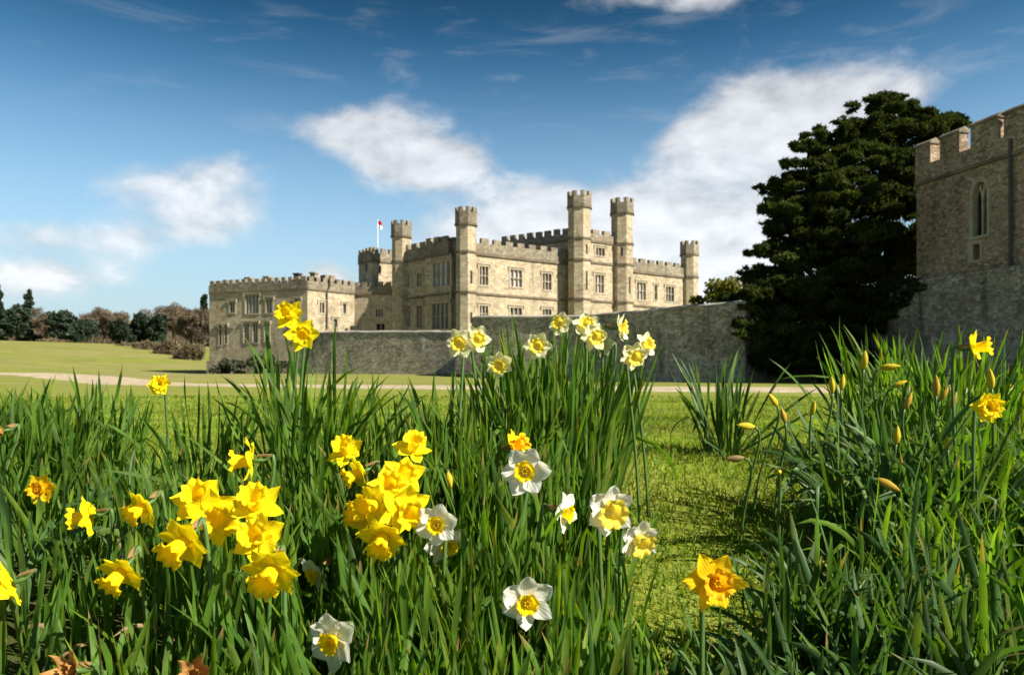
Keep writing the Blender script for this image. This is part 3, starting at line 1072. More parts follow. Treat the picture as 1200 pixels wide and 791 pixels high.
rough_wall('curtain_wall', 'long low grey rubble wall running in front of the castle towards the wing', [(-22.5, 82), (-18.6, 80.2), (-3.4, 74)], [4.7, 4.7, 4.4])
rough_wall('curtain_wall', 'tall grey weathered rubble wall sloping from below the castle towards the dark tree', [(-3.3, 73), (-2.6, 59), (5.5, 55.4), (13.7, 46.3), (14.6, 47.3)], [4.45, 4.65, 4.4, 4.6, 4.5])
rough_wall('curtain_wall', 'shadowed length of rubble wall seen under the boughs of the huge dark evergreen', [(14.7, 47.9), (18, 50.2), (22.0, 50.4)], [3.6, 3.2, 3.6], coping=False)

gate_dir = Vector((25.33 - 23.6, 38.0 - 45.0)).normalized()
gn = Vector((gate_dir.y, -gate_dir.x))
g0 = Vector((23.6, 45.0))
wl = [g0 - gate_dir * 5.2 + gn * -.1, g0 - gate_dir * 2.4 + gn * -.1, g0 + gn * -.1, g0 + gate_dir * 7 + gn * -.1, g0 + gate_dir * 20 + gn * -.1]
rough_wall('curtain_wall', 'mottled rubble wall carrying the tall gatehouse beside the dark tree', [tuple(p) for p in wl], [4.4, 5.1, 5.75, 5.75, 5.75], thick=1.1, coping=False)

# ------------------------------------------------------------------ gatehouse
gate = thing('gatehouse', 'tall brownish stone gatehouse with heavy battlements and a pointed two-light window', 'building', (g0.x, g0.y, 5.7))
gp0 = g0 + gn * -.12
gp1 = gp0 + gate_dir * 17
back = Vector((-gn.x, -gn.y)) * 9
gpoly = [tuple(gp0), tuple(gp1), tuple(gp1 + back), tuple(gp0 + back)]
gf = Face(gpoly[0], gpoly[1])
ghole = [gf.rect(1139.5, 1157.5, 212, 276), gf.rect(1140.5, 1148.5, 286.5, 304)]
zb, zs = 5.60, 11.45
gfs = [Face(gpoly[i], gpoly[(i + 1) % 4]) for i in range(4)]
# front wall with a pointed opening: the arch is cut as a polygon
a0_, a1_, c0_, d0_ = ghole[0]
wmid = (a0_ + a1_) / 2
hw = (a1_ - a0_) / 2
spring = d0_ - hw * 1.55


def arch_pts(half, z_lo, z_sp, rise, n=9):
    pts = [(wmid - half, z_lo)]
    pts2 = []
    for i in range(n + 1):
        t_ = i / n
        # two arcs meeting in a point
        ang = t_ * math.acos(0.0) * 0.86
        pts2.append((half * (1 - t_ ** 1.9), rise * math.sin(t_ * math.pi / 2) ** 0.95))
    left = [(wmid - a, z_sp + b) for a, b in pts2]
    right = [(wmid + a, z_sp + b) for a, b in pts2[::-1][1:]]
    return pts + left + right + [(wmid + half, z_lo)]


def panel_with_arch(bm, f, z0, z1, arch, sq, depth=0.45):
    """wall face with an arched and a square opening, columns of quads"""
    outer = [(0, z0), (f.L, z0), (f.L, z1), (0, z1)]
    vo = [bm.verts.new(f.P(a, 0, z)) for a, z in outer]
    ed = [bm.edges.new((vo[i], vo[(i + 1) % 4])) for i in range(4)]
    for poly in (arch, sq):
        vi = [bm.verts.new(f.P(a, 0, z)) for a, z in poly]
        vb = [bm.verts.new(f.P(a, -depth, z)) for a, z in poly]
        k = len(poly)
        for i in range(k):
            ed.append(bm.edges.new((vi[i], vi[(i + 1) % k])))
    bmesh.ops.triangle_fill(bm, edges=ed, use_beauty=True)
    for poly in (arch, sq):
        k = len(poly)
        vi = [bm.verts.new(f.P(a, 0, z)) for a, z in poly]
        vb = [bm.verts.new(f.P(a, -depth, z)) for a, z in poly]
        for i in range(k):
            bm.faces.new((vi[i], vi[(i + 1) % k], vb[(i + 1) % k], vb[i]))


arch = arch_pts(hw, c0_, spring, d0_ - spring)
sqh = ghole[1]
sq = [(sqh[0], sqh[2]), (sqh[1], sqh[2]), (sqh[1], sqh[3]), (sqh[0], sqh[3])]
bm = bmesh.new()
panel_with_arch(bm, gf, zb, zs, arch, sq)
bm_obj('wall', bm, M['gatestone'], gate)
for f in gfs[1:]:
    bm = bmesh.new()
    facade(bm, f, zb, zs)
    bm_obj('wall', bm, M['gatestone'], gate)
bm = bmesh.new()
bm.faces.new([bm.verts.new((p[0], p[1], zs + .5)) for p in gpoly])
bm_obj('roof', bm, M['roof'], gate)
for f in gfs:
    stringcourse(gate, f, zs, .18, .16)
# battlements with unequal merlons set out from the near corner
def battlement(f, spans, z0, zg, zt, thick=0.6, proud=0.10):
    segs, cur = [], 0.0
    for a, b, dz in spans:
        if a > cur + 1e-6:
            segs.append((cur, a, zg))
        segs.append((a, b, zt + dz))
        cur = b
    if cur < f.L:
        segs.append((cur, f.L, zg))
    bm = cren_strip(f, segs, z0, thick, proud)
    pr = bm_obj('parapet', bm, M['gatestone'], gate)
    bm = bmesh.new()
    for a, b, dz in spans:
        x0, x1 = a - .07, b + .07
        ys0, ys1 = proud - thick - .07, proud + .07
        z = zt + dz + .003
        mx = (ys0 + ys1) / 2
        V = [bm.verts.new(f.P(x, d, zz)) for x in (x0, x1) for d, zz in ((ys1, z), (ys1, z + .12), (mx, z + .34), (ys0, z + .12), (ys0, z))]
        for i in range(4):
            bm.faces.new((V[i], V[5 + i], V[6 + i], V[i + 1]))
        bm.faces.new(V[:5][::-1])
        bm.faces.new(V[5:])
        bm.faces.new((V[4], V[9], V[5], V[0]))
    bm_obj('coping', bm, M['weathered'], pr)


S = gf.s_at
spans = [(0.0, S(1092), 0.0), (S(1103), S(1126), 0.0), (S(1139), S(1171), 0.02), (S(1178), S(1206), 0.0), (S(1218), S(1250), 0), (S(1263), min(S(1300), 16.5), 0)]
battlement(gf, spans, zs + .09, 12.45, 13.55)
ff = gfs[3]
battlement(ff, [(0, 1.6, 0), (2.4, 4.2, 0), (5, 6.8, 0), (7.4, ff.L - .7, 0)], zs + .09, 12.45, 13.55)
# pointed window: dressed surround, two lights and the pane behind
def ring(bm, f, outer, inner, d0, d1):
    k = len(outer)
    O = [bm.verts.new(f.P(a, d1, z)) for a, z in outer]
    I = [bm.verts.new(f.P(a, d1, z)) for a, z in inner]
    O2 = [bm.verts.new(f.P(a, d0, z)) for a, z in outer]
    I2 = [bm.verts.new(f.P(a, d0, z)) for a, z in inner]
    for i in range(k - 1):
        bm.faces.new((O[i], O[i + 1], I[i + 1], I[i]))
        bm.faces.new((O2[i], O2[i + 1], O[i + 1], O[i]))
        bm.faces.new((I[i], I[i + 1], I2[i + 1], I2[i]))


bm = bmesh.new()
ring(bm, gf, arch_pts(hw + .16, c0_ - .02, spring, d0_ - spring + .22), arch_pts(hw - .04, c0_ - .02, spring, d0_ - spring - .05), -.3, 0.035)
gw = bm_obj('window', bm, M['trim'], gate)
bm = bmesh.new()
box(bm, a0_ - .15, a1_ + .15, -.3, .10, c0_ - .17, c0_ - .021, gf.M())
bm_obj('sill', bm, M['trim'], gw)
bm = bmesh.new()
box(bm, wmid - .05, wmid + .05, -.32, -.16, c0_, spring + .3, gf.M())
# tracery head: spandrel plate with two pointed lights left open under it
z_t = spring + .05
for sgn in (-1, 1):
    n = 8
    for i in range(n):
        t0_, t1_ = i / n, (i + 1) / n
        xa = wmid + sgn * (0.05 + (hw - .10) * t0_)
        xb = wmid + sgn * (0.05 + (hw - .10) * t1_)
        zl = lambda t: z_t - .25 + .62 * (1 - abs(2 * t - 1) ** 1.6)
        zh = lambda t: z_t + (d0_ - spring - .2) * max(0.15, (1 - t ** 1.4))
        V = [bm.verts.new(gf.P(x, d, z)) for d in (-.3, -.16) for x, z in ((xa, zl(t0_)), (xb, zl(t1_)), (xb, zh(t1_)), (xa, zh(t0_)))]
        for fidx in ((0, 1, 2, 3), (4, 5, 6, 7), (0, 1, 5, 4), (2, 3, 7, 6)):
            bm.faces.new([V[j] for j in fidx])
bm_obj('tracery', bm, M['trim'], gw)
bm = bmesh.new()
box(bm, a0_ - .02, a1_ + .02, -.50, -.40, c0_ - .02, d0_ + .05, gf.M())
bm_obj('pane', bm, M['dark'], gw)
bm = bmesh.new()
f = gf
box(bm, sqh[0] - .34, sqh[0] - .002, -.1, .03, sqh[2] - .02, sqh[3] + .05, f.M())
box(bm, sqh[1] + .002, sqh[1] + .13, -.1, .03, sqh[2] - .02, sqh[3] + .05, f.M())
box(bm, sqh[0] - .34, sqh[1] + .13, -.1, .034, sqh[3] + .052, sqh[3] + .22, f.M())
box(bm, sqh[0] - .34, sqh[1] + .13, -.1, .05, sqh[2] - .16, sqh[2] - .022, f.M())
sw = bm_obj('window', bm, M['trim'], gate)
bm = bmesh.new()
box(bm, sqh[0] - .01, sqh[1] + .01, -.5, -.40, sqh[2] - .01, sqh[3] + .01, f.M())
bm_obj('pane', bm, M['dark'], sw)
bm = bmesh.new()
sp = S(1187)
tube(bm, [gf.P(sp, .16, zb + .1), gf.P(sp, .16, 12.2)], 0.085, 8)
bm_obj('drainpipe', bm, M['lead'], gate)
bm = bmesh.new()
box(bm, 0, 17, -.02, .07, zb - .02, zb + .16, gf.M())
bm_obj('string_course', bm, M['weathered'], gate)
rel(gate)

# ------------------------------------------------------------------ foliage
def leaf_quads(P, size, aspect=1.6, up=0.0, tri=True):
    """random small leaf faces at the points P"""
    n = len(P)
    d = rng.normal(size=(n, 3))
    d[:, 2] = d[:, 2] * (1 - up) + up * abs(d[:, 2])
    d /= np.linalg.norm(d, axis=1)[:, None]
    e = np.cross(d, rng.normal(size=(n, 3)))
    e /= np.linalg.norm(e, axis=1)[:, None] + 1e-9
    s = size * rng.uniform(0.6, 1.35, n)[:, None]
    a, b = d * s * aspect * .5, e * s * .5
    V = np.stack([P - a, P + b, P + a, P - b], 1).reshape(-1, 3)
    return V, np.arange(4 * n).reshape(n, 4)


def blob(c, r, n, shell=0.55, lump=7, lump_r=0.45):
    """points in lumps over an ellipsoid; most lie near its skin"""
    c, r = np.array(c, float), np.array(r, float)
    k = max(lump, 3)
    L = rng.normal(size=(k, 3))
    L /= np.linalg.norm(L, axis=1)[:, None]
    L *= rng.uniform(shell, 1.0, k)[:, None]
    i = rng.integers(0, k, n)
    d = rng.normal(size=(n, 3))
    d /= np.linalg.norm(d, axis=1)[:, None]
    d *= rng.uniform(0.15, 1.0, n)[:, None] ** 0.5
    return c + (L[i] + d * lump_r) * r


def tree(name, label, cat, base, trunk_h, trunk_r, clumps, mt, size, group=None, aspect=1.6, limbs=True, bark='bark', n_mul=1.0):
    """clumps in world coordinates: (centre, radii, n, lumps, lump_r)"""
    t = thing(name, label, cat, base, group)
    bm = bmesh.new()
    b = Vector(base)
    top = b + Vector((random.uniform(-.2, .2), 0, trunk_h))
    tube(bm, [b - Vector((0, 0, .5)), b + (top - b) * .3, b + (top - b) * .7, top], [trunk_r * 1.25, trunk_r, trunk_r * .7, trunk_r * .3], 9)
    if limbs:
        for cl in clumps:
            if cl[2] < 200:
                continue
            c_ = Vector(cl[0])
            f = min(.9, max(.2, (c_.z - b.z) / max(trunk_h, .1) * .75))
            s0 = b + (top - b) * f
            tube(bm, [s0, s0.lerp(c_, .5) + Vector((0, 0, .05 * (c_ - s0).length)), c_], [trunk_r * .30, trunk_r * .16, trunk_r * .05], 6)
    bm_obj('trunk', bm, M[bark], t)
    P = np.concatenate([blob(cl[0], cl[1], int(cl[2] * n_mul), .5, cl[3], cl[4]) for cl in clumps])
    V, Q = leaf_quads(P, size, aspect)
    put('crown', np_mesh('crown', V, Q, False), M[mt], t)
    rel(t)
    return t


# big dark cedar between the wall and the gatehouse
base = at(968, 440, 50)
base.z = gz(base.x, base.y)
cl = []
def cp(u, v, ru, rv, n, Y=50.0, lumps=20, lr=.26, depth=None):
    s = Y / 900
    c_ = at(u, v, Y)
    cl.append(((c_.x, c_.y, c_.z), (ru * s, (depth or ru) * s, rv * s), n, lumps, lr))
for a in [(1040, 132, 36, 20, 2600, 51), (1085, 148, 36, 15, 2000, 52), (1118, 142, 12, 7, 300, 52), (1020, 158, 34, 20, 2200, 50), (1060, 165, 60, 22, 3000, 52),
          (962, 163, 20, 9, 700, 50, 6, .4), (985, 176, 22, 14, 1300, 50), (965, 184, 20, 11, 1100, 49.5), (940, 170, 10, 4, 120, 50),
          (1000, 190, 42, 20, 2800, 49), (950, 202, 32, 15, 1800, 49), (1045, 205, 50, 28, 3200, 51), (925, 222, 28, 13, 1400, 49), (980, 228, 50, 24, 3200, 48),
          (905, 243, 18, 8, 600, 49), (1035, 250, 50, 32, 3200, 50), (940, 252, 40, 18, 2400, 48), (985, 275, 56, 26, 3600, 47.5), (925, 280, 36, 16, 2000, 48),
          (910, 296, 26, 10, 900, 48), (1040, 300, 45, 34, 3000, 49), (960, 310, 60, 24, 3600, 47.5), (905, 322, 26, 13, 1300, 48), (895, 342, 30, 16, 1500, 48),
          (1062, 215, 26, 30, 1800, 51.5), (1062, 275, 26, 30, 1800, 51.5), (1060, 320, 24, 22, 1200, 51), (1000, 340, 56, 28, 3400, 48), (930, 350, 52, 24, 3400, 47), (880, 358, 26, 17, 1500, 47.5), (965, 375, 56, 26, 3600, 46.6), (905, 385, 40, 26, 2800, 46.2),
          (1010, 372, 40, 24, 2000, 48), (930, 408, 40, 20, 2600, 46), (975, 405, 38, 22, 2400, 46.3), (892, 362, 22, 14, 800, 46.5), (990, 425, 30, 12, 900, 46.5), (940, 427, 34, 9, 1200, 46.2), (900, 420, 22, 11, 900, 46.2)]:
    cp(*a)
    u, v, ru, rv, n, Yd = a[:6]
    for _ in range(8):          # ragged shoots standing off the bough
        an = random.uniform(0, 2 * math.pi)
        cp(u + ru * math.cos(an) * random.uniform(.8, 1.25), v + rv * math.sin(an) * random.uniform(.8, 1.3), ru * random.uniform(.16, .34) + 3, rv * random.uniform(.12, .26) + 1.5, 90, Yd + random.uniform(-2, 2), 8, .4)
for u, v, r_ in ((1030, 180, 40), (1000, 250, 50), (1030, 320, 50), (960, 285, 45), (960, 345, 55), (1000, 395, 50), (930, 385, 50), (960, 420, 55)):
    cp(u, v, r_, r_ * .6, 900, 51.5, 24, .4)
tree('cedar_tree', 'huge dark evergreen tree with tiered ragged boughs between the grey wall and the gatehouse', 'tree', tuple(base), 15.5, 0.6, cl, 'cedar', 0.12, aspect=3.8, n_mul=2.7)

# yellow-green bush behind the sloping wall
c_ = at(845, 345, 62)
tree('broadleaf_tree', 'small yellow-green tree peeping over the grey wall beside the dark evergreen', 'tree', (c_.x, c_.y, gz(c_.x, c_.y)), 5.2, .15,
     [((c_.x + dx, c_.y + dy, c_.z + dz), (1.5, 1.4, 1.1), 900, 8, .45) for dx, dy, dz in ((-.9, 0, -.4), (.7, .3, -.1), (0, -.2, .6), (1.6, 0, -.9), (-.3, .5, -1.4))], 'olive', 0.22)

# ivy on the wall head below the gatehouse corner
t = thing('ivy', 'dark ivy tuft hanging over the wall top at the foot of the gatehouse corner', 'ivy', (23.0, 44.6, 5.0))
c_ = at(1066, 340, 44.9)
P = np.concatenate([blob((c_.x + dx, c_.y + dy, c_.z + dz), r, n, .4, 7, .45) for dx, dy, dz, r, n in ((0, 0, 0.1, (.6, 1.1, .5), 1500), (-.25, .3, -.45, (.55, .8, .55), 1300), (0, -.5, .2, (.4, .6, .3), 500), (-.05, .2, -.8, (.25, .3, .4), 250), (.1, 1.3, -.1, (.4, .8, .25), 300))])
V, Q = leaf_quads(P, .17, 1.3)
put('leaves', np_mesh('leaves', V, Q, False), M['ivy'], t)
rel(t)

# shrubs at the foot of the wing and plants on the low wall
for i, (u, v, ru, rv, Yd, lab) in enumerate([(268, 428, 20, 10, 93, 'low grey-green rounded shrub against the foot of the shaded wing, one nearer its corner'),
                                             (310, 427, 24, 13, 91.5, 'larger grey-green shrub against the middle of the shaded wing')]):
    c_ = at(u, v, Yd)
    s = Yd / 900
    zg_ = gz(c_.x, c_.y)
    tree('shrub', lab, 'shrub', (c_.x, c_.y, zg_), 1.2, .08, [((c_.x + dx * ru * s, c_.y, zg_ + rv * s * dz), (ru * s * .6, 1.4, rv * s * .8), 700, 8, .45) for dx, dz in ((-.5, .7), (.5, .75), (0, 1.0))], 'shrub', .25)

# trees beyond the field
far = [  # name, u, top v, base v, half width px, distance, material, label
    ('evergreen_tree', 88, 362, 402, 33, 185, 'conifer', 'broad dark evergreen standing by itself at the top of the field'),
    ('evergreen_tree', 8, 354, 392, 26, 200, 'conifer', 'dark evergreen at the edge of the picture behind the field'),
    ('conifer_tree', 33, 340, 385, 9, 215, 'conifer', 'thin dark spire-shaped conifer rising over the brown wood'),
    ('conifer_tree', -2, 336, 380, 8, 222, 'conifer', 'dark conifer tip cut by the picture edge'),
    ('evergreen_tree', 143, 368, 400, 14, 180, 'conifer', 'small dark evergreen at the start of the clump near the brown scrub'),
    ('evergreen_tree', 163, 360, 400, 17, 184, 'conifer', 'tallest dark evergreen in the clump beside the brown scrub'),
    ('evergreen_tree', 186, 364, 399, 15, 182, 'conifer', 'dark bluish evergreen at the wing side of the clump'),
    ('conifer_tree', 239, 348, 392, 7, 170, 'conifer', 'dark conifer tip showing beside the shaded corner of the castle wing'),
    ('bare_tree', 55, 358, 400, 22, 212, 'twig', 'reddish brown leafless tree between two dark evergreens'),
    ('bare_tree', 122, 360, 398, 22, 205, 'twig', 'brown leafless tree behind the gap in the evergreens'),
    ('bare_tree', 108, 362, 392, 20, 222, 'twig', 'hazy brown leafless tree beyond the broad evergreen'),
    ('bare_tree', 178, 352, 398, 20, 210, 'twig', 'brown leafless tree rising behind the evergreen clump'),
    ('bare_tree', 203, 354, 400, 20, 190, 'twig', 'grey brown leafless tree just past the evergreen clump'),
    ('bare_tree', 224, 358, 406, 20, 172, 'twig', 'pale brown leafless tree close to the castle wing'),
    ('bare_tree', 238, 364, 416, 14, 150, 'twig', 'ochre leafless tree touching the edge of the castle wing'),
    ('bare_tree', 140, 356, 392, 20, 226, 'twig', 'faint leafless tree on the skyline behind the smallest evergreen'),
    ('bare_tree', 20, 360, 395, 20, 225, 'twig', 'dull brown leafless tree under the thin conifer spire'),
    ('scrub_bush', 148, 398, 409, 12, 168, 'scrub', 'straw-coloured scrub bush in front of the evergreen clump'),
    ('scrub_bush', 172, 396, 414, 16, 160, 'scrub', 'rusty straw scrub bush in the middle of the hedge'),
    ('scrub_bush', 198, 396, 418, 17, 150, 'scrub', 'dry pale scrub bush sloping down towards the castle'),
    ('scrub_bush', 222, 398, 421, 16, 140, 'scrub', 'olive brown scrub bush beside the castle wing'),
    ('scrub_bush', 56, 394, 402, 12, 178, 'scrub', 'low russet scrub between the evergreens at the field top'),
]
for name, u, vt, vb, hwp, Yd, mt_, lab in far:
    s = Yd / 900
    c_ = at(u, vb, Yd)
    zg_ = gz(c_.x, c_.y)
    zt_ = EYE.z + (440 - vt - (0 if name == 'conifer_tree' else 4)) * s
    zb_ = min(zg_, EYE.z + (440 - vb) * s)
    h = zt_ - zb_
    w = hwp * s
    b = (c_.x, c_.y, zb_)
    grp = {'twig': 'leafless trees beyond the field', 'scrub': 'dry scrub bushes along the field edge', 'conifer': 'dark evergreens beyond the field'}[mt_]
    if name == 'conifer_tree':
        cl2 = [((c_.x, c_.y, zb_ + h * k), (w * (1.25 - k), w * (1.25 - k), h * .10), 260, 7, .5) for k in (.15, .3, .45, .6, .72, .83, .92)]
        tree(name, lab, 'tree', b, h * .97, .25, cl2, mt_, .7, grp, limbs=False)
    elif mt_ == 'twig':
        cl2 = [((c_.x + random.uniform(-.5, .5) * w, c_.y + random.uniform(-.5, .5) * w, zb_ + h * random.uniform(.42, .86)), (w * .5, w * .5, h * .2), 330, 9, .5) for _ in range(9)]
        tree(name, lab, 'tree', b, h * .8, .28, cl2, mt_, .12, grp, aspect=11.0, n_mul=2.2)
    elif mt_ == 'scrub':
        cl2 = [((c_.x + dx * w, c_.y, zb_ + h * dz), (w * .45, w * .45, h * .36), 420, 9, .5) for dx, dz in ((-.6, .4), (.6, .45), (0, .6), (-.2, .25), (.3, .3))]
        tree(name, lab, 'bush', b, h * .5, .1, cl2, mt_, .15, grp, aspect=8.0, n_mul=2.0)
    else:
        cl2 = [((c_.x + random.uniform(-.62, .62) * w, c_.y + random.uniform(-.5, .5) * w, zb_ + h * random.uniform(.25, .8)), (w * .45, w * .45, h * .24), 420, 9, .45) for _ in range(11)]
        tree(name, lab, 'tree', b, h * .8, .3, cl2, mt_, .6, grp)

# the bare wood behind, one brown mass along the ridge
P = []
for i in range(90):
    u = random.uniform(-60, 300)
    Yd = random.uniform(235, 300)
    x = (u - 600) / 900 * Yd
    zg_ = gz(x, Yd)
    hh = random.uniform(3.5, 6.5)
    P.append(blob((x, Yd, zg_ + hh * .45), (4.5, 4.5, hh * .6), 700, .4, 14, .6))
V, Q = leaf_quads(np.concatenate(P), .17, 10.0)
o = put('wood', np_mesh('wood', V, Q, False), M['twig'])
tag(o, 'brown leafless wood along the skyline beyond the field', 'wood', kind='stuff')

# ------------------------------------------------------------------ lawn blades
def grass_blades(n, ymin, ymax, h0, h1, w0, w1):
    uu = rng.uniform(-120, 1320, n)
    yy = ymin * (ymax / ymin) ** rng.uniform(0, 1, n) ** 0.9
    xx = (uu - 600) / 900 * yy
    ok = (yy > 2.0) | (xx > .16 + .06 * np.sin(yy * 9)) & (xx < .75)
    xx, yy = xx[ok], yy[ok]
    n = len(xx)
    zz = ground(xx, yy)
    patch = 0.5 + 0.5 * np.sin(xx * 2.3 + 1.2 * np.sin(yy * 1.9)) * np.sin(yy * 2.6 + xx)
    h = rng.uniform(h0, h1, n) * (0.7 + 0.6 * patch)
    w = rng.uniform(w0, w1, n) * (1 + yy * .18)
    a = rng.uniform(0, 2 * math.pi, n)
    lean = rng.uniform(0.2, 1.1, n) * h
    b = rng.uniform(0, 2 * math.pi, n)
    base = np.stack([xx, yy, zz - .003], -1)
    wv = np.stack([np.cos(b), np.sin(b), np.zeros(n)], -1) * w[:, None] * .5
    lv = np.stack([np.cos(a), np.sin(a), np.zeros(n)], -1)
    mid = base + lv * (lean * .3)[:, None] + np.array([0, 0, 1]) * (h * .6)[:, None]
    tip = base + lv * lean[:, None] + np.array([0, 0, 1]) * h[:, None]
    V = np.stack([base - wv, base + wv, mid + wv * .8, mid - wv * .8, tip + wv * .1, tip - wv * .1], 1).reshape(-1, 3)
    i = np.arange(n)[:, None] * 6
    Q = np.concatenate([i + np.array([[0, 1, 2, 3]]), i + np.array([[3, 2, 4, 5]])], 0)
    return np_mesh('grass', V, Q)


o = put('grass', grass_blades(150000, 1.35, 11.0, .014, .032, .0022, .0040), M['grass'])
tag(o, 'short yellow-green lawn grass between the daffodils and the sandy path', 'grass', kind='stuff')

# ------------------------------------------------------------------ where the flowers stand
KIND = {  # size m, petal material, trumpet material, tepal width factor, corona (h, r0, r1, flare)
    'yellow': (.092, 'p_yellow', 't_yellow', .66, (.040, .0095, .0150, .0080)),
    'gold': (.090, 'p_gold', 't_orange', .66, (.030, .0090, .0145, .0065)),
    'white': (.086, 'p_white', 't_yellow', .68, (.016, .0080, .0130, .0035)),
    'cream': (.086, 'p_white', 't_lemon', .68, (.026, .0095, .0165, .0075)),
    'pale': (.080, 'p_cream', 't_lemon', .64, (.022, .0085, .0145, .0055)),
    'double': (.070, 'p_yellow', 't_yellow', .5, (.016, .006, .012, .004)),
    'orange': (.085, 'p_gold', 't_orange', .58, (.026, .0080, .0125, .0050)),
    'wither': (.060, 'wither', 'wither', .4, (.018, .006, .007, .001)),
}

